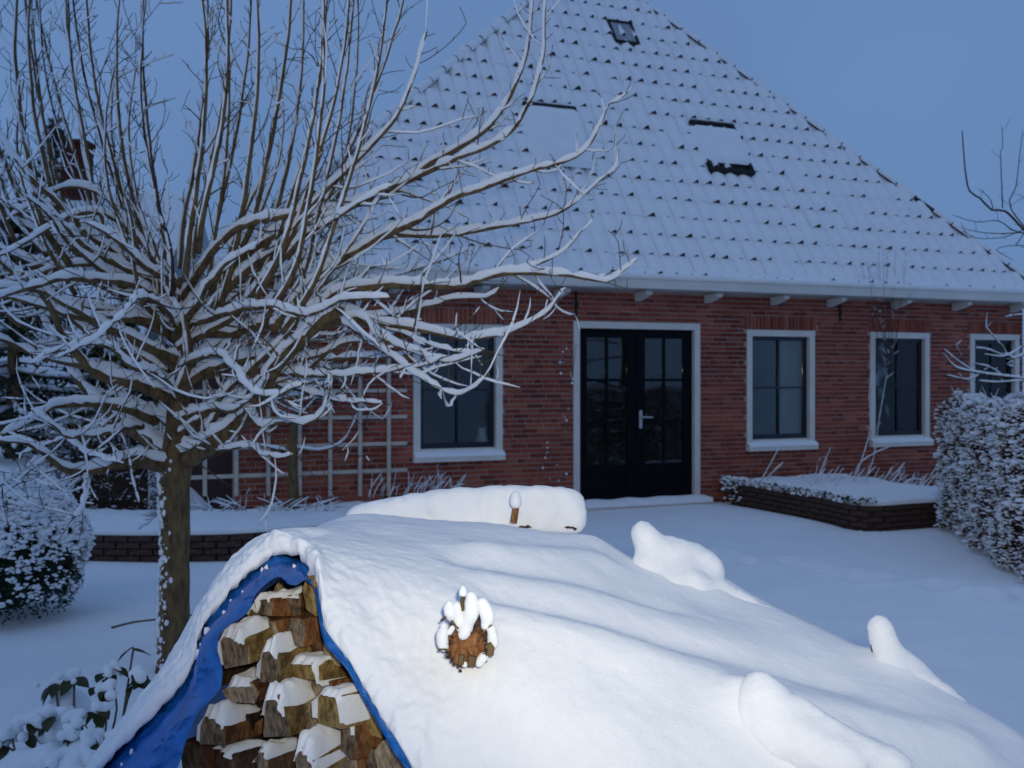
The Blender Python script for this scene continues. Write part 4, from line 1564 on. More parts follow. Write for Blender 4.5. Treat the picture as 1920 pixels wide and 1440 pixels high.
def build_logs():
    rnd = random.Random(77)
    for (x0, y0, x1, y1, shape, tone, push, snow, label) in LOGS:
        Y = 2.065 + push * 1.5 + rnd.uniform(-.02, .02)
        cx_, cy_ = (x0 + x1) / 2, (y0 + y1) / 2
        sh = 0.86 if snow > 2 else 0.94
        x0, x1 = cx_ + (x0 - cx_) * sh, cx_ + (x1 - cx_) * sh
        y0, y1 = cy_ + (y0 - cy_) * sh + (6 if snow > 2 else 0), cy_ + (y1 - cy_) * sh + 2
        poly = log_poly(shape, rnd)
        if rnd.random() < 0.35:
            poly = [(1 - a, b) for a, b in poly][::-1]
        yaw = R(rnd.uniform(14, 46))
        ax = Vector((math.sin(yaw), math.cos(yaw), rnd.uniform(-.14, .04))).normalized() * rnd.uniform(.30, .38)
        x1 = x0 + (x1 - x0) * (1 - 0.42 * math.sin(yaw))
        wm = (x1 - x0) / 2000 * Y
        tilt = -wm * math.tan(yaw) * rnd.uniform(.6, 1.0); tilt2 = rnd.uniform(-.012, .012)
        pts = []
        for a, b in poly:
            p = P(x0 + (x1 - x0) * a, y1 - (y1 - y0) * b, Y)
            p.y += rnd.uniform(-.004, .004) + tilt * (a - .5) + tilt2 * (b - .5)
            pts.append(p)
        c = sum(pts, Vector()) / len(pts)
        root = empty('split_log', c + ax * 0.5)
        tag(root, label, 'log', 'split logs in the woodpile')
        o = c + ax * 0.5
        mb = MB()
        n = len(pts)
        rings = []
        for (t, s) in ((0.0, 0.965), (0.012, 1.0), (0.3, 1.02), (0.65, 1.0), (1.0, 0.94)):
            ring = []
            for k, p in enumerate(pts):
                q = c + (p - c) * s + ax * t - o
                j = mnoise.noise(Vector((k * 1.7, t * 6.0, x0 * 0.1))) * 0.009
                ring.append(q + Vector((j, 0, j)))
            rings.append(ring + [ring[0]])
        mb.quad_grid(rings)
        k0 = len(mb.v); mb.v += [tuple(p) for p in rings[0][:-1]] + [tuple(c - o + Vector((0, -0.004, 0)))]
        for k in range(n):
            mb.f.append((k0 + k, k0 + n, k0 + (k + 1) % n)); mb.m.append(1)
        k0 = len(mb.v); mb.v += [tuple(p) for p in rings[-1][:-1]]
        mb.f.append(tuple(k0 + k for k in range(n - 1, -1, -1))); mb.m.append(0)
        mb.build('wood', [WOOD[tone], WOOD[{'orange': 'pale', 'yellow': 'yellow', 'grey': 'grey', 'red': 'brown', 'dark': 'brown', 'brown': 'grey', 'pale': 'pale'}[tone]]] if tone != 'grey' else [WOOD[rnd.choice(['orange', 'brown', 'yellow', 'orange'])], WOOD['grey']], root)
        if snow:
            # snow rests on the upper side, running back along the log and thinning out at its edges
            thick = {1: .008, 2: .009, 3: .015, 4: .024, 5: .012, 6: .034}[snow]
            span = {1: (.2, .8), 2: (.1, .9), 3: (.05, .85), 4: (.0, .85), 5: (.0, 1.0), 6: (.05, .95)}[snow]
            sl = rnd.uniform(.0, .35) * rnd.choice([-1, 1]) if snow < 6 else 0
            sd = rnd.uniform(0, 50)
            nu, nd = 26, 20
            rows = []
            axn = ax.normalized()
            for d in range(nd + 1):
                row = []
                for a in range(nu + 1):
                    fx = span[0] + (span[1] - span[0]) * a / nu
                    zt = 0.25
                    for (p, q) in zip(poly, poly[1:] + poly[:1]):
                        if (p[0] - fx) * (q[0] - fx) <= 0 and abs(p[0] - q[0]) > 1e-4:
                            t = (fx - p[0]) / (q[0] - p[0]); zt = max(zt, p[1] + (q[1] - p[1]) * t)
                    base = P(x0 + (x1 - x0) * fx, y1 - (y1 - y0) * zt, Y)
                    base.y += tilt * (fx - .5) + tilt2 * (zt - .5)
                    tt = -0.004 - 0.012 * (0.5 + mnoise.noise(Vector((fx * 7, sd, 1)))) + 0.15 * d / nd
                    base = base + axn * tt
                    e = min(1, (a + .01) / 4, (nu - a + .01) / 4, (d + .3) / 2.2, (nd - d) / 10)
                    nz = mnoise.noise(Vector((fx * 3 + sd, tt * 28, y0))) + 0.35 * mnoise.noise(Vector((fx * 11 + sd, tt * 100, y0)))
                    h = thick * max(0, e) ** 0.5 * (0.80 + (0.5 if snow < 6 else 0.3) * nz + sl * (fx - .5) * 2) - 0.003 - (1 - e) * 0.010
                    if d == 0: h = -0.006
                    elif d == 1: h = h * 0.55
                    row.append(tuple(base - o + Vector((0, 0, h))))
                rows.append(row)
            mb = MB()
            mb.quad_grid(rows)
            mb.build('snow', M['heap'], root, smooth=True)
    # the unseen lower courses that carry the ones above
    mb = MB()
    for r in range(8):
        for k in range(11):
            x = -0.62 + k * 0.11 + (0.05 if r % 2 else 0) + rnd.uniform(-.01, .01)
            z = 0.03 + r * 0.105
            if x > 0.45: continue
            rr = rnd.uniform(0.047, 0.056)
            pts = [Vector((x + rr * math.cos(a), 2.06 + rnd.uniform(-.01, .02), z + 0.05 + rr * math.sin(a))) for a in [2 * math.pi * i / 6 + rnd.uniform(-.2, .2) for i in range(6)]]
            mb.prism(pts, (0.03, 0.34, 0))
    for r in range(11):
        for k in range(13):
            x = -0.58 + k * 0.11; z = 0.03 + r * 0.105
            if z > 0.95 and x > 0.0: continue
            if z > 0.75 and x > 0.45: continue
            rr = 0.05
            pts = [Vector((x + rr * math.cos(a), 2.46, z + 0.05 + rr * math.sin(a))) for a in [2 * math.pi * i / 6 for i in range(6)]]
            mb.prism(pts, (0.02, 0.42, 0))
    o = mb.build('firewood_stack', WOOD['dark'])
    tag(o, 'lower courses of stacked firewood beneath the tarpaulin', 'firewood', kind='stuff')


build_logs()


def hz(x, y):
    return float(heap_z(np.array([x]), np.array([y]))[0])


# ---- snow-capped timber lying on the back of the heap
def build_top_log():
    Y = 3.12
    a = P(690, 985, Y); b = P(1075, 972, Y)
    root = empty('timber', (a + b) / 2)
    tag(root, 'round timber under a loaf of snow lying along the back of the heap', 'log')
    o = (a + b) / 2
    mb = MB()
    pts = [a.lerp(b, k / 10) - o + Vector((0, 0, -0.01)) for k in range(11)]
    mb.tube(pts, [0.036 + 0.003 * mnoise.noise(Vector((k, 1, 1))) for k in range(11)], 12)
    mb.build('wood', WOOD['brown'], root, smooth=True)
    balls = []
    rnd = random.Random(2)
    for k in range(44):
        f = k / 43
        px = 672 + (1078 - 672) * f
        top = float(np.interp(px, [665, 700, 780, 860, 930, 1000, 1060, 1090], [957, 944, 930, 920, 916, 915, 916, 930]))
        bot = float(np.interp(px, [665, 760, 900, 960, 1040, 1090], [983, 974, 978, 982, 988, 990]))
        for m in range(3):
            py = top + 17 + (bot - top - 26) * m / 2
            balls.append((P(px, py, Y - 0.01 + rnd.uniform(-.012, .012)) - o, 0.027 + rnd.uniform(-.002, .004)))
    meta('snow', balls, M['heap'], root, res=0.013, wob=0.006, wscale=26)
    mb = MB()                              # a sawn-off branch standing up in front of it
    p = P(963, 980, 2.98) - o
    mb.tube([p, p + Vector((0.008, 0, 0.05))], [0.010, 0.009], 8)
    mb.build('branch_stub', WOOD['orange'], root)
    q = p + Vector((0.006, 0, 0.055))
    meta('snow_cap', [(q + Vector((0, 0, k * 0.008)), 0.016 - 0.002 * k) for k in range(4)], M['heap'], root, res=0.006, wob=0.002, wscale=50)
    mb = MB()
    for k in range(9):
        px = rnd.choice([978, 990, 996, 1050, 1064, 1072, 1078]); py = 985 + (px - 985) * 0.06 + rnd.uniform(-3, 5)
        p = P(px, py, 3.045) - o
        mb.blob(p, rnd.uniform(.003, .010), .005, rnd.uniform(.002, .004), jitter=.4)
    tag(mb.build('bark', WOOD['dark'], root), kind='stuff')


build_top_log()


# ---- rounded lumps where buried branches stand out of the heap
def lump(name, spec, Y, label, stub=None):
    c = P(spec[0][0], spec[0][1], Y)
    root = empty(name, c)
    tag(root, label, 'snow lump')
    balls = []
    for (px, py, dY, r) in spec:
        balls.append((P(px, py, Y + dY) - c, r))
    meta('snow', balls, M['heap'], root, res=0.011, wob=0.006, wscale=24)
    mb = MB()
    s = stub
    a = P(s[0], s[1], Y + s[4]) - c; b = P(s[2], s[3], Y + s[4]) - c
    mb.tube([a, b], [0.006, 0.005], 8)
    mb.build('wood', WOOD['brown'], root)


lump('snow_covered_branch', [(1206, 999, 0, .032), (1212, 1012, 0, .032), (1225, 1030, 0, .040), (1212, 1056, -.02, .036), (1218, 1072, -.02, .036), (1240, 1045, 0, .045), (1262, 1050, .02, .056), (1285, 1060, .03, .058), (1240, 1085, -.02, .046), (1272, 1095, -.03, .050), (1305, 1060, .03, .046), (1318, 1078, .02, .042), (1255, 1080, -.03, .045), (1285, 1090, -.03, .045), (1330, 1098, .0, .035), (1250, 1020, .01, .022), (1345, 1112, -.02, .036), (1370, 1126, -.04, .036), (1400, 1142, -.06, .036), (1436, 1160, -.08, .036), (1475, 1178, -.11, .035), (1515, 1196, -.13, .034), (1556, 1214, -.15, .032), (1592, 1230, -.17, .030), (1330, 1070, .02, .040), (1325, 1110, -.03, .042), (1300, 1108, -.06, .040), (1260, 1104, -.07, .036)], 2.86,
     'snow-covered branch with a round head at the far right edge of the heap', (1197, 1026, 1203, 1036, .0))
lump('snow_covered_branch', [(1648, 1172, 0, .024), (1650, 1184, 0, .027), (1655, 1200, 0, .027), (1664, 1215, 0, .029), (1678, 1232, 0, .032), (1694, 1250, -.01, .034), (1712, 1268, -.02, .034), (1730, 1284, -.04, .032), (1752, 1300, -.06, .030), (1776, 1316, -.08, .028), (1800, 1332, -.10, .026), (1660, 1236, .0, .030), (1680, 1256, -.02, .032), (1704, 1280, -.04, .032)], 2.55,
     'thumb-shaped snowy knob leaning left on the right slope of the heap', (1636, 1208, 1638, 1222, .0))
lump('snow_covered_branch', [(1424, 1286, .01, .026), (1416, 1304, 0, .030), (1432, 1300, .0, .034), (1410, 1326, 0, .030), (1436, 1322, -.01, .040), (1456, 1332, -.01, .042), (1424, 1348, -.02, .040), (1478, 1350, -.02, .044), (1450, 1366, -.04, .044), (1505, 1368, -.03, .044), (1535, 1384, -.04, .042), (1568, 1398, -.05, .040), (1602, 1412, -.06, .038), (1640, 1424, -.07, .036), (1490, 1390, -.06, .044), (1540, 1410, -.08, .042), (1590, 1430, -.09, .040), (1680, 1440, -.08, .032)], 2.08,
     'broad snow knob nearest the viewer at the lower right of the heap', (1384, 1334, 1388, 1346, .0))


# ---- lichened branch end with tufts of snow poking out of the heap
def build_stub():
    Y = 1.985
    c = P(876, 1200, Y)
    root = empty('lichened_log', c)
    tag(root, 'knotty log end with snow tufts poking out of the heap', 'log')
    rnd = random.Random(9)
    mb = MB()
    n = 22
    rings = []
    for (t, s) in ((-.012, .0), (-.012, .55), (-.006, .9), (0.01, 1.0), (0.05, 1.02), (0.14, .95)):
        ring = []
        for k in range(n):
            a = 2 * math.pi * k / n
            r = 0.037 * (1 + 0.22 * mnoise.noise(Vector((math.cos(a) * 1.6, math.sin(a) * 1.6, 3)))) * s
            ring.append(Vector((r * math.cos(a) * 1.05 - 0.002, t + 0.006 * mnoise.noise(Vector((a * 3, s * 4, 1))), r * math.sin(a) - 0.012)))
        rings.append(ring + [ring[0]])
    mb.quad_grid(rings)
    mb.build('wood', WOOD['orange'], root)
    mb = MB()
    for k in range(90):                    # flaky bark and lichen around the rim
        a = rnd.uniform(0, 6.28)
        r = rnd.uniform(0.030, 0.044)
        p = Vector((r * math.cos(a), rnd.uniform(-.018, .01), r * math.sin(a) - 0.012))
        mb.leaf(p, (rnd.gauss(0, 1), -1, rnd.gauss(0, 1)), rnd.uniform(.006, .015), 0.8)
    tag(mb.build('bark_flakes', WOOD['dark'], root), kind='stuff')
    mb = MB()
    def tw(pts, r):
        m_ = MB(); m_.tube([P(x, y, Y - 0.02) - c for x, y in pts], [r] * len(pts), 5); m_.build('twig', M['bark'], root)
    tw([(868, 1145), (866, 1130), (869, 1119)], .004)
    tw([(826, 1164), (838, 1155), (846, 1153)], .0022)
    tw([(846, 1164), (854, 1172), (860, 1178)], .003)
    tw([(922, 1172), (912, 1178), (906, 1186)], .002)
    tw([(822, 1219), (830, 1216), (842, 1220)], .0025)
    tw([(918, 1228), (920, 1216), (914, 1208)], .008)
    tw([(884, 1248), (886, 1230)], .009)
    tw([(864, 1246), (866, 1228)], .006)
    tufts = [[(868, 1098, .003), (868, 1104, .006), (868, 1112, .0075)], [(843, 1130, .005), (842, 1138, .009), (844, 1148, .012), (850, 1156, .011)], [(884, 1118, .009), (885, 1130, .013), (884, 1142, .014), (882, 1155, .013), (876, 1168, .013), (872, 1180, .012), (870, 1190, .010)],
             [(904, 1130, .010), (910, 1142, .012), (914, 1154, .013), (914, 1166, .011), (910, 1174, .008)], [(832, 1174, .007), (830, 1186, .010), (829, 1198, .0115), (831, 1210, .010), (834, 1217, .006)], [(922, 1180, .008), (924, 1192, .010), (925, 1204, .010), (922, 1212, .007)],
             [(858, 1140, .012), (856, 1152, .012), (862, 1166, .012), (866, 1178, .010)], [(872, 1246, .006), (898, 1242, .009), (906, 1232, .009)], [(848, 1178, .006), (843, 1186, .006)]]
    for tf in tufts:
        meta('snow_tuft', [(P(x, y, Y - 0.012 + rnd.uniform(-.004, .004)) - c, r) for x, y, r in tf], M['heap'], root, res=0.004, wob=0.0015, wscale=70)


build_stub()

# ------------------------------------------------------------------ planters
def planter(name, outline, h, label, snow_lift, closed_back):
    """outline: list of (x, y) going round the visible front"""
    base = Vector((outline[0][0], outline[0][1], 0))
    root = empty(name, base)
    tag(root, label, 'planter')
    P2 = resample([Vector((x, y, 0)) for x, y in outline], 0.04)
    L = [0]
    for a, b in zip(P2[:-1], P2[1:]): L.append(L[-1] + (b - a).length)

    def at(s):
        s = max(0, min(L[-1], s))
        i = max(0, min(len(L) - 2, int(np.searchsorted(L, s)) - 1))
        f = (s - L[i]) / max(1e-6, L[i + 1] - L[i])
        p = P2[i].lerp(P2[i + 1], f)
        j0, j1 = max(0, i - 2), min(len(P2) - 1, i + 3)
        t = (P2[j1] - P2[j0]).normalized()
        return p, t
    core = MB()
    rows = []
    for z in (-0.25, h - 0.005):
        rows.append([p + Vector((0, 0, z)) - base for p in P2])
    # mortar band, a little behind the brick faces
    for r in rows:
        for i in range(len(r)):
            t = at(L[i])[1]; nrm = Vector((t.y, -t.x, 0))
            r[i] = r[i] - nrm * 0.010
    core.quad_grid(rows)
    wall = core.build('wall', M['planter'], root)
    rnd = random.Random(len(label))
    step, ch = 0.22, 0.0605
    k = 0
    nrow = int((h + 0.02) / ch) + 2
    um = None
    for r in range(nrow):
        z0 = h - (r + 1) * ch
        s = -0.11 if r % 2 else 0.0
        while s < L[-1]:
            p, t = at(s + 0.105)
            if s + 0.2 > L[-1]: break
            nrm = Vector((t.y, -t.x, 0))
            if um is None:
                m_ = MB(); m_.box(-0.5, 0.5, -1, 0, -0.5, 0.5)
                o = m_.build('brick', M['planter'], wall); um = o.data
            else:
                o = link('brick', um, wall)
            q = p - base + nrm * rnd.uniform(-.003, .003)
            o.location = (q.x, q.y, z0 + ch / 2)
            o.rotation_euler = (0, 0, math.atan2(t.y, t.x) + math.pi)
            o.rotation_euler = (0, 0, math.atan2(-t.y, -t.x))
            o.scale = (0.206, 0.05, 0.050)
            s += step
    # snow bed on top
    mb = MB()
    rows = []
    nb = 16
    for j in range(nb + 1):
        f = j / nb
        row = []
        for i in range(0, len(P2)):
            t = at(L[i])[1]; nrm = Vector((t.y, -t.x, 0))
            p = P2[i] + nrm * 0.035
            bk = closed_back(P2[i], i / (len(P2) - 1))
            q = p.lerp(bk, max(0, f - 0.06) / 0.94)
            e = min(1, f / 0.14)
            z = h - 0.02 + (0.05 + snow_lift * f) * math.sqrt(1 - (1 - e) ** 2) + 0.030 * mnoise.noise(Vector((q.x * 2.5, q.y * 2.5, 1))) * e + 0.012 * mnoise.noise(Vector((q.x * 9, q.y * 9, 1))) * e
            if j == 0: z -= 0.03 + 0.02 * abs(mnoise.noise(Vector((q.x * 5, q.y * 5, 8))))
            row.append((q.x - base.x, q.y - base.y, z))
        rows.append(row)
    mb.quad_grid(rows, flip=True)
    mb.build('snow', M['snow'], root, smooth=True)
    return root


def wall_foot(p):
    d = (p - HO)
    u = d.dot(HU)
    q = HO + HU * max(U0 - 2, min(U1 - .05, u)) - HN * 0.03
    return Vector((q.x, q.y, 0))


right_outline = [(5.6, 12.22), (4.9, 11.93), (4.35, 11.70), (4.00, 11.53), (3.82, 11.52), (3.70, 11.68), (3.62, 12.0), (3.45, 12.42), (3.15, 13.12), (2.86, 13.80)]
rp = planter('brick_planter', right_outline, 0.275, 'low brick planter with rounded corner below the right windows', 0.0, lambda p, f: wall_foot(p))
ivy, ivs = MB(), MB()
ir = random.Random(3)
ro = resample([Vector((x, y, 0)) for x, y in right_outline], .02)
rb = Vector((right_outline[0][0], right_outline[0][1], 0))
for i, p in enumerate(ro):
    if p.x > 3.95: continue
    end = 1.0 if i > len(ro) - 16 else 0.0
    for m_ in range(5 if not end else 16):
        z = 0.34 - abs(ir.gauss(0, .045 + .10 * end)) + .02
        q = p - rb + Vector((-abs(ir.gauss(0, .03 + .05 * end)) - .01, ir.gauss(0, .03), max(z, .03)))
        if ir.random() < .62: ivy.leaf(q, (-1 + ir.gauss(0, .5), ir.gauss(-.4, .5), ir.gauss(.4, .5)), ir.uniform(.025, .05), .8)
        else:
            k = ir.uniform(.010, .024); ivs.blob(q + Vector((0, 0, .012)), k * 1.3, k, k * .7, ir.uniform(0, 3), jitter=.3)
ivo = ivy.build('ivy', M['leafgreen'], rp)
tag(ivo, kind='stuff')
tag(ivs.build('ivy_snow', M['snow'], rp, smooth=True), kind='stuff')
left_outline = [(-1.2, 11.3), (-1.5, 10.6), (-1.9, 10.1), (-2.5, 9.72), (-3.2, 9.62), (-3.9, 9.66), (-4.6, 9.8), (-5.4, 10.1)]
planter('brick_planter', left_outline, 0.245, 'low curved brick planter behind the fruit tree trunk', -0.05, lambda p, f: wall_foot(p) if p.x > -3.4 else Vector((p.x - 0.3, p.y + 1.9, 0)))


# ------------------------------------------------------------------ bare stems and shrubs along the wall
def stem_plant(name, base, stems, label, cat, rnd, snow=True, mat='stem', group=None, dots=0, r=0.005):
    root = empty(name, base)
    tag(root, label, cat, group)
    for pts in stems:
        bb, sb = MB(), MB()
        q = resample([p - base for p in pts], 0.05)
        rr = [r * (1 - 0.6 * k / (len(q) - 1)) for k in range(len(q))]
        bb.tube(q, rr, 5)
        if snow: snow_on(sb, q, rr, 0.8, rnd, 0.010)
        spurs(bb, sb, q, 0.003, rnd, 0.16, 0.5, minr=0.002)
        for k in range(dots):
            p = q[rnd.randrange(len(q) // 3, len(q))]
            s = rnd.uniform(.008, .016)
            sb.blob(p + Vector((rnd.gauss(0, .01), 0, .01)), s, s, s)
        o = bb.build('stem', M[mat], root, smooth=True)
        if sb.v: tag(sb.build('snow', M['tsnow'], o, smooth=True), kind='stuff')
    return root


sr = random.Random(31)


def Q(px, py, n):
    """a point n metres in front of the house wall"""
    u, t = wall_u(px, -n)
    return Vector(((px - 960) / 2000 * t, t, CAM_Z - (py - 700) / 2000 * t))


stem_plant('bare_rose', Q(1605, 905, .45), [[Q(1600, 905, .45), Q(1620, 850, .35), Q(1632, 800, .25), Q(1630, 740, .15), Q(1634, 690, .12)], [Q(1600, 900, .45), Q(1612, 870, .4), Q(1640, 850, .35), Q(1668, 838, .35)], [Q(1628, 890, .4), Q(1640, 850, .3), Q(1648, 790, .2), Q(1660, 720, .2), Q(1665, 690, .2)]],
           'bare climbing rose rising left of the second right-hand window', 'shrub', sr, r=0.006)
stem_plant('dead_stalk', Q(1425, 905, .5), [[Q(1425, 905, .5), Q(1445, 870, .5), Q(1463, 835, .5)], [Q(1428, 908, .5), Q(1450, 885, .5), Q(1470, 866, .5)]], 'two dry stalks in the right planter below the near window', 'plant', sr, r=0.008)
stem_plant('dead_stalk', Q(1535, 900, .6), [[Q(1530, 905, .6), Q(1545, 870, .6), Q(1558, 838, .6)], [Q(1520, 905, .6), Q(1530, 885, .6)]], 'thin dry stalks standing between the two right-hand windows', 'plant', sr, r=0.006)
st = []
for k in range(70):
    x = 1480 + k * 4.2 + sr.uniform(-6, 6)
    n0 = sr.uniform(.4, 1.3)
    y = 904 + n0 * 22
    dx = sr.uniform(10, 60)
    st.append([Q(x, y, n0), Q(x + dx * .5, y - sr.uniform(8, 22), n0), Q(x + dx, y - sr.uniform(18, 50), n0)])
stem_plant('fallen_shrub', Q(1650, 925, .9), st, 'tangle of snow-laden leaning stems in the right planter', 'shrub', sr, r=0.006)
st = []
for k in range(30):
    x = sr.gauss(1660, 28); n0 = sr.uniform(.1, .3)
    st.append([Q(1668 + sr.uniform(-6, 6), 700, n0), Q((x + 1668) / 2, 610 + sr.uniform(-30, 30), n0), Q(x, sr.uniform(470, 560), n0 + .3)])
stem_plant('climber', Q(1668, 720, .15), st[:16], 'wispy bare climber reaching over the gutter between the right windows', 'climber', sr, snow=False, mat='twig', r=0.0035)
stem_plant('bare_rose', Q(1050, 930, .35), [[Q(1005, 920, .4), Q(1022, 860, .35), Q(1032, 800, .3)], [Q(1025, 920, .4), Q(1050, 850, .3), Q(1062, 790, .2), Q(1072, 720, .12), Q(1080, 640, .12)], [Q(1035, 915, .4), Q(1062, 890, .4)], [Q(1055, 720, .1), Q(1052, 690, .1), Q(1058, 655, .1)]],
           'thin bare rose stems left of the double door', 'shrub', sr, snow=False, r=0.006, dots=4)
st = []
for k in range(40):
    x = sr.uniform(690, 860); n0 = sr.uniform(.3, .9)
    st.append([Q(x, 935, n0), Q(x + sr.uniform(0, 12), 915, n0), Q(x + sr.uniform(4, 26), sr.uniform(880, 912), n0)])
stem_plant('withered_perennials', Q(780, 935, .6), st, 'withered snow-dusted stalks below the left window', 'plant', sr, r=0.004, mat='twig')
st = []
for k in range(36):
    x = sr.uniform(380, 640); n0 = sr.uniform(.4, 1.2)
    st.append([Q(x, 958, n0), Q(x + sr.uniform(-15, 15), 950, n0), Q(x + sr.uniform(-45, 45), sr.uniform(925, 955), n0)])
stem_plant('withered_perennials', Q(520, 958, .8), st, 'low tangle of withered stems at the foot of the trellis', 'plant', sr, r=0.004, mat='twig')
# the small espalier in front of the trellis
et = empty('espalier_tree', Q(550, 960, .35))
tag(et, 'small dark-stemmed tree trained in front of the trellis', 'tree')
eb, es = MB(), MB()
e0 = Q(550, 960, .35)
main = resample([p - e0 for p in (Q(552, 965, .35), Q(550, 900, .35), Q(548, 840, .35), Q(552, 790, .35), Q(556, 700, .3))], .05)
eb.tube(main, [0.062 - 0.032 * k / (len(main) - 1) for k in range(len(main))], 10)
for pts in ([(552, 850), (500, 838), (450, 835), (400, 850)], [(554, 840), (600, 845), (640, 830), (660, 800), (672, 770)], [(553, 790), (600, 740), (640, 700), (690, 690)], [(553, 790), (500, 760), (440, 740)], [(555, 730), (620, 680), (700, 670)]):
    q = resample([Q(x, y, .32) - e0 for x, y in pts], .05)
    rr = [0.016 - 0.011 * k / (len(q) - 1) for k in range(len(q))]
    eb.tube(q, rr, 6); snow_on(es, q, rr, 0.9, sr, 0.010); spurs(eb, es, q, .003, sr, .1, .5, minr=.002)
tko = eb.build('trunk', M['bark'], et, smooth=True)
tag(es.build('snow', M['tsnow'], et, smooth=True), kind='stuff')


# ------------------------------------------------------------------ evergreen ball bush on the left
def ball_bush(center, rx, ry, rz, label):
    root = empty('round_bush', (center[0], center[1], 0))
    tag(root, label, 'bush')
    rnd = random.Random(14)
    lb, sb, ib = MB(), MB(), MB()

    def rad(d):
        q = Vector(d)
        return 1 + 0.10 * mnoise.noise(q * 2.3) + 0.07 * mnoise.noise(q * 6)

    def side(d):
        h = math.hypot(d.x, d.y)
        if d.z >= 0 or h < .2: return 1.0
        return (0.55 * h + 0.42) / h
    for k in range(15000):
        d = Vector((rnd.gauss(0, 1), rnd.gauss(0, 1), rnd.gauss(0, 1))).normalized()
        if d.z < -0.75: continue
        f = rad(d) * rnd.uniform(0.80, 1.02)
        p = Vector((d.x * rx * f * side(d), d.y * ry * f * side(d), center[2] + d.z * rz * f * 1.15))
        if p.z < 0.05: continue
        lb.leaf(p, d + Vector((rnd.gauss(0, .7), rnd.gauss(0, .7), rnd.gauss(0, .7))), rnd.uniform(.018, .034), .6)
    for k in range(19000):
        d = Vector((rnd.gauss(0, 1), rnd.gauss(0, 1), rnd.gauss(0.45, 0.9))).normalized()
        if d.z < -0.55: continue
        if rnd.random() > 0.78 + 0.5 * d.z: continue
        if mnoise.noise(d * 11) < 0.0 - 0.55 * max(0, d.z): continue
        f = rad(d) * rnd.uniform(0.97, 1.05)
        s = rnd.choice([.005, .007, .009, .012, .016]) * (1 + 0.4 * max(0, d.z))
        sb.blob((d.x * rx * f * side(d), d.y * ry * f * side(d), max(.03, center[2] + d.z * rz * f * 1.1)), s * 1.3, s * 1.1, s * 0.75, rnd.uniform(0, 3.1), jitter=.3, low=True)
    for k in range(420):                    # larger pads on the upper side
        d = Vector((rnd.gauss(0, 1), rnd.gauss(0, 1), rnd.gauss(0.7, 0.6))).normalized()
        if d.z < 0.12 or mnoise.noise(d * 5) < -0.15: continue
        f = rad(d) * rnd.uniform(0.97, 1.02); s = rnd.uniform(.018, .036)
        sb.blob((d.x * rx * f, d.y * ry * f, center[2] + d.z * rz * f), s * 1.5, s * 1.3, s * 0.6, rnd.uniform(0, 3.1), jitter=.2)
    hb = MB()
    nu, nv = 24, 14
    rows = []
    for j in range(nv + 1):
        th = math.pi * j / nv
        rows.append([(rx * .78 * math.sin(th) * math.cos(2 * math.pi * i / nu), ry * .78 * math.sin(th) * math.sin(2 * math.pi * i / nu), max(0.02, center[2] + rz * .78 * math.cos(th))) for i in range(nu + 1)])
    hb.quad_grid(rows, flip=True)
    hb.build('twig_core', M['leafgreen'], root)
    tag(lb.build('foliage', M['leafgreen'], root), kind='stuff')
    tag(sb.build('snow', M['snow'], root, smooth=True), kind='stuff')


bc = P(8, 1035, 7.35)
ball_bush((bc.x, bc.y, 0.46), 0.53, 0.52, 0.49, 'round clipped evergreen bush capped with snow at the left edge')


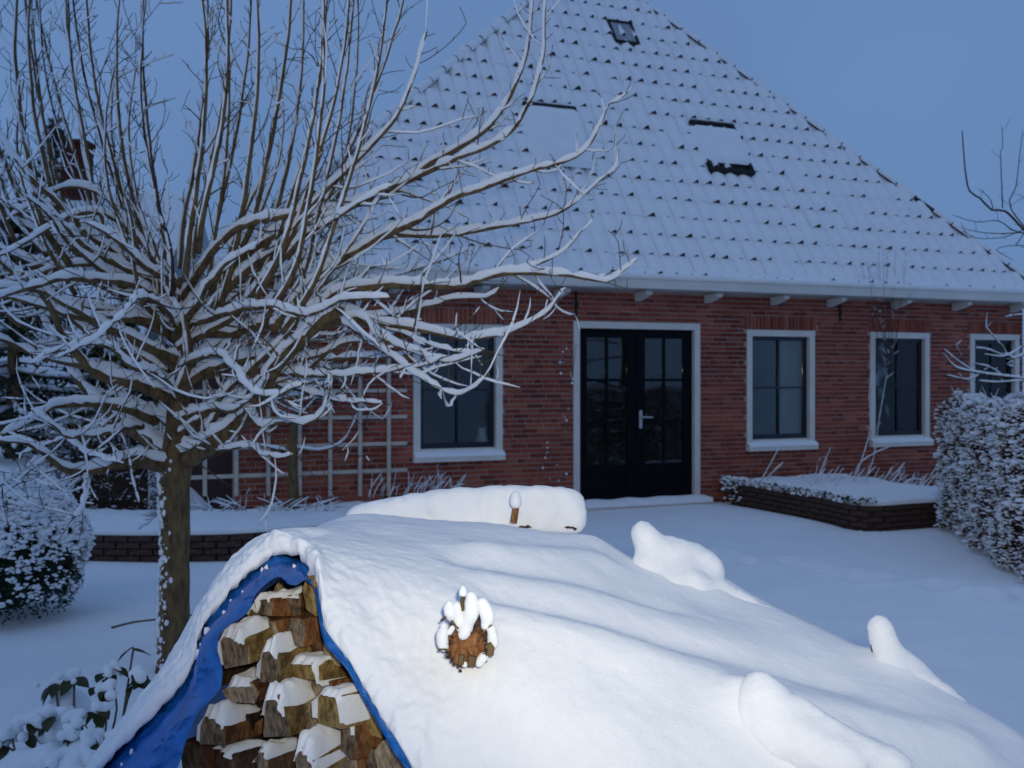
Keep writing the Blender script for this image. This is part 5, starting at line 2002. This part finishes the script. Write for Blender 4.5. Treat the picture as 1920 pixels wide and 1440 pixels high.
# ------------------------------------------------------------------ beech hedge on the right
def hedge(name, path, width, height, label, nleaf, nsnow, ntwig, seed, leaf='leafbrown', taper=0.0, leafsize=(.022, .042)):
    rnd = random.Random(seed)
    base = Vector((path[0][0], path[0][1], 0))
    root = empty(name, base)
    tag(root, label, 'hedge')
    A = Vector((path[0][0], path[0][1], 0)); Bv = Vector((path[1][0], path[1][1], 0))
    d = (Bv - A); L = d.length; d.normalize(); s = Vector((d.y, -d.x, 0))
    lb, sb, tb = MB(), MB(), MB()

    def surf():
        """a spot near the outside of the hedge and its outward direction"""
        while True:
            x = rnd.uniform(0, L); face = rnd.random()
            if face < 0.62:
                w = width / 2 * rnd.choice([-1, 1]); z = rnd.uniform(0.04, height); n = s * (1 if w > 0 else -1)
            elif face < 0.82:
                w = rnd.uniform(-width / 2, width / 2); z = height; n = Vector((0, 0, 1))
            else:
                w = rnd.uniform(-width / 2, width / 2); z = rnd.uniform(0.04, height); x = rnd.choice([0, L]); n = d * (-1 if x == 0 else 1)
            # rounded shoulders
            e = max(0, z - (height - 0.16)) / 0.16
            w *= 1 - 0.22 * e * e
            x = L / 2 + (x - L / 2) * (1 - 0.03 * e * e)
            p = A + d * x + s * w + Vector((0, 0, z))
            k = 0.10 * mnoise.noise(p * 2.2) + 0.07 * mnoise.noise(p * 6.1)
            if mnoise.noise(p * 3.7 + Vector((5, 5, 5))) < -0.42 and rnd.random() < 0.8: continue
            return p + n * k, n
    for k in range(nleaf):
        p, n = surf()
        p = p - n * abs(rnd.gauss(0, 0.07))
        lb.leaf(p - base, n + Vector((rnd.gauss(0, .8), rnd.gauss(0, .8), rnd.gauss(0, .8))), rnd.uniform(*leafsize), .62)
    for k in range(ntwig):
        p, n = surf()
        q = shoot(p - n * 0.14 - base, n + Vector((rnd.gauss(0, .6), rnd.gauss(0, .6), rnd.gauss(0.3, .5))), rnd.uniform(.12, .26), 0.03, rnd, 4)
        tb.tube(q, [.0035, .003, .0025, .002, .0015], 3)
        if rnd.random() < .38: snow_on(sb, q, [.003] * 5, .8, rnd, .006)
    for k in range(nsnow):
        p, n = surf()
        s0 = rnd.choice([.005, .007, .009, .012, .016]) * (1.35 if n.z > .5 else 1)
        p = p + n * rnd.uniform(-.05, .03)
        sb.blob(p - base, s0 * rnd.uniform(1.2, 2.4), s0 * 1.0, s0 * 0.62, rnd.uniform(0, 3.14), jitter=.35, low=True)
    for k in range(nsnow // 14):
        p, n = surf()
        if n.z < .5 and rnd.random() < .75: continue
        s0 = rnd.uniform(.018, .040)
        sb.blob(p - base, s0 * 1.7, s0 * 1.3, s0 * 0.55, rnd.uniform(0, 3.14), jitter=.25)
    cb = MB()
    m = 0.24
    poly = [A + d * m - s * (width / 2 - m * .8), A + d * (L - m) - s * (width / 2 - m * .8), A + d * (L - m) + s * (width / 2 - m * .8), A + d * m + s * (width / 2 - m * .8)]
    cb.prism([p - base + Vector((0, 0, 0.10)) for p in poly], (0, 0, height - .30))
    cb.build('inner_twigs', M['twig'], root)
    for k in range(int(L / 0.22)):
        p = A + d * (0.1 + k * 0.22) + s * rnd.uniform(-.12, .12)
        tb.tube([p - base + Vector((0, 0, -.05)), p - base + Vector((rnd.gauss(0, .03), rnd.gauss(0, .03), .5))], [.018, .010], 5)
    tag(tb.build('stem', M['twig'], root), kind='stuff')
    tag(lb.build('foliage', M[leaf], root), kind='stuff')
    tag(sb.build('snow', M['snow'], root, smooth=True), kind='stuff')
    return root


hedge('beech_hedge', ((5.32, 11.75), (4.62, 8.3)), 1.15, 1.40, 'brown-leaved beech hedge dusted with snow at the right edge', 24000, 17000, 2200, 8, leafsize=(.026, .05))
hedge('bare_hedge', (tuple(P(90, 900, 11.6).xy), tuple(P(315, 900, 12.3).xy)), 0.5, 1.05, 'thin dark hedge with bare stems behind the round bush', 2600, 700, 700, 15, leafsize=(.025, .05))


# ------------------------------------------------------------------ small laurel at the lower left
def laurel():
    base = P(165, 1400, 4.55); base.z = 0
    root = empty('laurel_shrub', base)
    tag(root, 'small evergreen shrub with drooping leaves half buried in snow', 'shrub')
    rnd = random.Random(6)
    clusters = [(105, 1290, 4.7, 5), (140, 1275, 4.7, 5), (205, 1262, 4.6, 10), (255, 1270, 4.5, 9), (95, 1345, 4.5, 5), (150, 1355, 4.4, 5), (185, 1335, 4.4, 6), (22, 1380, 4.5, 4), (55, 1355, 4.5, 2), (160, 1425, 4.2, 6), (90, 1432, 4.2, 5), (175, 1385, 4.3, 4), (200, 1300, 4.5, 4), (135, 1378, 4.35, 4), (5, 1395, 4.5, 3), (250, 1215, 4.6, 3)]

    def leaf_me(mat):
        mb = MB()
        rows = []
        prof = [0.05, .6, .95, 1, .85, .5, 0.04]
        for j, w in enumerate(prof):
            t = j / 6
            rows.append([(x * w * 0.32, t - 0.0, -0.25 * t * t + (0.07 if abs(x) > .5 else 0) * w) for x in (-1, -.5, 0, .5, 1)])
        mb.quad_grid(rows)
        return mb.build('leaf', mat, root, smooth=True)
    first = leaf_me(M['laurel'])
    me = first.data
    used = False
    stems = MB()
    for (px, py, Y, n) in clusters:
        c = P(px, py, Y) - base
        foot = Vector((c.x * 0.6, c.y * 0.6, 0.0))
        q = resample([foot, foot.lerp(c, .55) + Vector((rnd.gauss(0, .03), rnd.gauss(0, .03), .02)), c], .05)
        stems.tube(q, [.005] * len(q), 5)
        for k in range(n):
            o = first if not used else link('leaf', me, root)
            used = True
            o.location = c + Vector((rnd.gauss(0, .012), rnd.gauss(0, .012), rnd.gauss(0, .012)))
            o.rotation_euler = (R(rnd.uniform(-55, -5)), R(rnd.uniform(-25, 25)), rnd.uniform(0, 6.28))
            s = rnd.uniform(.055, .095)
            o.scale = (s, s, s)
        if py > 1225:
            balls = [(c + Vector((rnd.gauss(0, .03), rnd.gauss(0, .025), rnd.uniform(.0, .035))), rnd.uniform(.014, .026)) for _ in range(7)]
            meta('snow', balls, M['snow'], root, res=.010, wob=.004, wscale=30)
    stems.build('stem', M['stem'], root)
    # low mound of snow held up by the buried branches
    for (px, py, Y, r) in ((120, 1330, 4.6, .10), (160, 1400, 4.3, .12), (90, 1400, 4.35, .12), (40, 1410, 4.4, .10), (200, 1420, 4.2, .10), (130, 1300, 4.75, .08)):
        c = P(px, py, Y) - base
        balls = [(c + Vector((rnd.gauss(0, r * .5), rnd.gauss(0, r * .4), -r * .8 + rnd.gauss(0, r * .12))), r * rnd.uniform(.45, .75)) for _ in range(7)]
        meta('snow', balls, M['snow'], root, res=.016, wob=.012, wscale=12)


laurel()

# fallen branch on the snow behind the trunk
p0 = P(215, 1186, 7.2)
fb = empty('fallen_branch', (p0.x, p0.y, 0))
tag(fb, 'thin fallen branch half covered by snow beside the trunk', 'branch')
bb, sb = MB(), MB()
q = resample([P(x, y, Y) - Vector((p0.x, p0.y, 0)) for x, y, Y in ((210, 1190, 7.05), (250, 1178, 7.2), (300, 1172, 7.3), (350, 1160, 7.45), (375, 1164, 7.35), (400, 1175, 7.2))], .05)
for p in q: p.z = ground_z(p.x + p0.x, p.y + p0.y) + 0.004
rr = [.010] * len(q)
bb.tube(q, rr, 6); snow_on(sb, q, rr, 0.5, sr, .012)
bb.build('wood', M['bark'], fb, smooth=True)
sb.build('snow', M['tsnow'], fb, smooth=True)

# ------------------------------------------------------------------ bare tree at the right edge
rt = random.Random(44)
RX, RY = P(2090, 700, 10.2).x, 10.2
rtree = empty('bare_tree', (RX, RY, 0))
tag(rtree, 'bare tree reaching in from the right edge above the hedge', 'tree')
RO = Vector((RX, RY, 0))
mb = MB()
q = resample([Vector((0, 0, -.1)), Vector((.02, 0, .9)), Vector((-.03, .02, 1.8)), Vector((.0, .03, 2.7)), Vector((.05, .0, 3.4)), Vector((.02, .05, 4.1)), Vector((.10, .02, 4.8))], .06)
mb.tube(q, [0.010 + 0.080 * (1 - k / (len(q) - 1)) ** 1.2 for k in range(len(q))], 10)
for k in range(16):
    z_ = rt.uniform(1.9, 4.5)
    i_ = min(range(len(q)), key=lambda j: abs(q[j].z - z_))
    an_ = rt.uniform(-1.2, 1.9)
    w_ = shoot(q[i_], Vector((math.cos(an_), math.sin(an_), .7)), rt.uniform(.7, 1.4), .05, rt, 7, wig=.1)
    mb.tube(w_, [.016, .013, .011, .009, .007, .005, .004, .003], 5)
mb.build('trunk', M['bark'], rtree, smooth=True)


def rlimb(pix, Y0, Y1, r0, r1, snow=1.0, dens=1.0):
    n = len(pix)
    pts = [P(x, y, Y0 + (Y1 - Y0) * k / (n - 1)) - RO for k, (x, y) in enumerate(pix)]
    q = resample(pts, .06)
    rr = [r0 + (r1 - r0) * k / (len(q) - 1) for k in range(len(q))]
    bb, sb = MB(), MB()
    bb.tube(q, rr, 6)
    if snow: snow_on(sb, q, rr, snow * 0.7, rt, .012)
    spurs(bb, sb, q, .003, rt, .2 / dens, .7 if snow > .5 else .0, minr=.0022)
    o = bb.build('branch', M['twig'], rtree, smooth=True)
    if sb.v: tag(sb.build('snow', M['tsnow'], o, smooth=True), kind='stuff')


for pix, Y1, r0, sn in (([(2085, 760), (1990, 730), (1920, 712), (1870, 705), (1820, 697), (1790, 688), (1768, 662)], 9.6, .02, 1.0),
                        ([(1840, 700), (1815, 712), (1775, 703)], 9.6, .007, 1.0), ([(1825, 697), (1800, 680), (1770, 655)], 9.7, .006, 1.0),
                        ([(1812, 690), (1800, 662), (1790, 646)], 9.7, .005, .6), ([(1880, 706), (1858, 690), (1830, 682)], 9.5, .006, 1.0), ([(2000, 735), (1930, 716), (1870, 717), (1836, 714)], 9.4, .009, 1.0),
                        ([(2080, 640), (1960, 650), (1900, 672), (1880, 650), (1866, 634), (1850, 614), (1852, 585)], 9.9, .014, 1.0),
                        ([(1920, 648), (1885, 668), (1846, 664)], 9.8, .006, 1.0), ([(1884, 668), (1850, 655), (1830, 653)], 9.8, .005, 1.0), ([(1900, 690), (1890, 684), (1897, 678)], 9.5, .006, 1.0),
                        ([(2080, 560), (1990, 500), (1925, 436), (1885, 396), (1860, 394), (1838, 372), (1818, 358), (1810, 320), (1804, 245)], 9.9, .018, .15),
                        ([(1862, 394), (1858, 376), (1846, 362), (1840, 355)], 9.9, .005, .1), ([(1935, 440), (1900, 432), (1872, 414), (1830, 416), (1786, 403)], 9.8, .007, .15),
                        ([(1915, 436), (1870, 438), (1830, 434), (1806, 428)], 9.8, .006, .15), ([(1920, 430), (1880, 445), (1830, 446), (1805, 432)], 9.7, .005, .1),
                        ([(1960, 470), (1895, 390), (1905, 350), (1912, 290), (1918, 245)], 10, .008, .1), ([(1880, 390), (1878, 340), (1876, 285), (1880, 275), (1878, 235)], 10, .006, .1),
                        ([(2000, 520), (1940, 470), (1905, 460), (1868, 468), (1900, 488)], 9.9, .007, .1), ([(2060, 600), (1990, 588), (1920, 590), (1890, 592)], 9.8, .009, .9), ([(1905, 460), (1940, 400), (1925, 370), (1895, 385)], 9.9, .005, .1)):
    rlimb(pix, 10.2, Y1, r0, max(.0025, r0 * .25), sn)

# ------------------------------------------------------------------ neighbouring barn with chimney, and a dark spruce, far left
barn = empty('barn', (-14, 22, 0))
tag(barn, 'low dark barn with snowy roof and brick chimney behind the tree', 'barn')
bo = Vector((-14, 22, 0))


def bl(x, y, z): return (x + 14, y - 22, z)


mb = MB()
mb.box(-9, 5.6, 0.3, 9.0, -0.2, 1.40)
mb.build('wall', M['barn'], barn)
mb = MB()
ev, rg = 1.40, 6.2
rows = []
for j in range(13):
    f = j / 12
    rows.append([(-9.5 + 15.6 * i / 40, -0.2 + 4.9 * f, ev + (rg - ev) * f + 0.03 * mnoise.noise(Vector((i * .4, j * .5, 3)))) for i in range(41)])
mb.quad_grid(rows)
mb.quad_grid([[(p[0], 9.4 - p[1], p[2]) for p in r] for r in rows], flip=True)
mb.box(-9.4, 6.0, -0.25, -0.19, ev - 0.22, ev + 0.02)
rf = mb.build('roof', M['snow'], barn)
mb = MB(); mb.box(-1.15, -0.62, 3.2, 3.8, 5.2, 6.45)
mb.box(-1.2, -0.57, 3.15, 3.85, 6.451, 6.55)
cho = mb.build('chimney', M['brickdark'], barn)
cpos = P(143, 300, 25.4)
cho.location = (cpos.x + 14 + 0.87, 0, cpos.z - 6.1)
mb = MB()
for k in range(5):
    x = -8 + k * 2.6
    mb2 = MB(); mb2.box(x, x + 0.9, 0.26, 0.298, 0.4, 1.1)
    mb2.build('shutter', M['sash'], barn)


def spruce(px, Y, top_py, w, seed, label):
    rnd = random.Random(seed)
    b = P(px, 700, Y); b.z = 0
    ht = CAM_Z - (top_py - 700) / 2000 * Y
    root = empty('spruce_tree', b)
    tag(root, label, 'tree', 'dark evergreens beyond the barn')
    mb = MB()
    q = [Vector((0, 0, -.1)), Vector((0, 0, ht * .5)), Vector((0, 0, ht))]
    mb.tube(q, [.16, .09, .02], 7)
    mb.build('trunk', M['bark'], root)
    lb, sb = MB(), MB()
    for k in range(170):
        f = rnd.random() ** 0.8
        z = 0.5 + (ht - 0.5) * f
        an = rnd.uniform(0, 6.28)
        ln = (1 - f) * w + 0.2
        d = Vector((math.cos(an), math.sin(an), -0.18))
        pts = [Vector((0, 0, z)) + d * ln * t + Vector((0, 0, 0.12 * t * t)) for t in (0, .3, .6, .85, 1)]
        lb.tube(pts, [.02, .014, .01, .006, .003], 3)
        for m in range(26):
            t = rnd.uniform(.15, 1)
            p = pts[0].lerp(pts[-1], t) + Vector((rnd.gauss(0, .09), rnd.gauss(0, .09), rnd.gauss(-.05, .05)))
            lb.leaf(p, (rnd.gauss(0, 1), rnd.gauss(0, 1), rnd.gauss(0, 1)), rnd.uniform(.10, .22), .35)
        if rnd.random() < .6:
            snow_on(sb, [p + Vector((0, 0, .03)) for p in pts], [.02] * 5, 1.6, rnd, .018)
    tag(lb.build('crown', M['leafgreen'], root), kind='stuff')
    tag(sb.build('snow', M['snow'], root, smooth=True), kind='stuff')


spruce(-60, 31, 60, 2.4, 3, 'tall dark spruce beyond the barn at the left edge')
spruce(105, 33, 225, 2.0, 4, 'shorter dark spruce standing behind the barn chimney')
spruce(25, 18.5, 400, 1.7, 6, 'dark bushy spruce in front of the barn, behind the left branches')
spruce(215, 19.5, 590, 1.2, 9, 'low dark spruce beside the barn, behind the fruit tree trunk')

flush_meta()
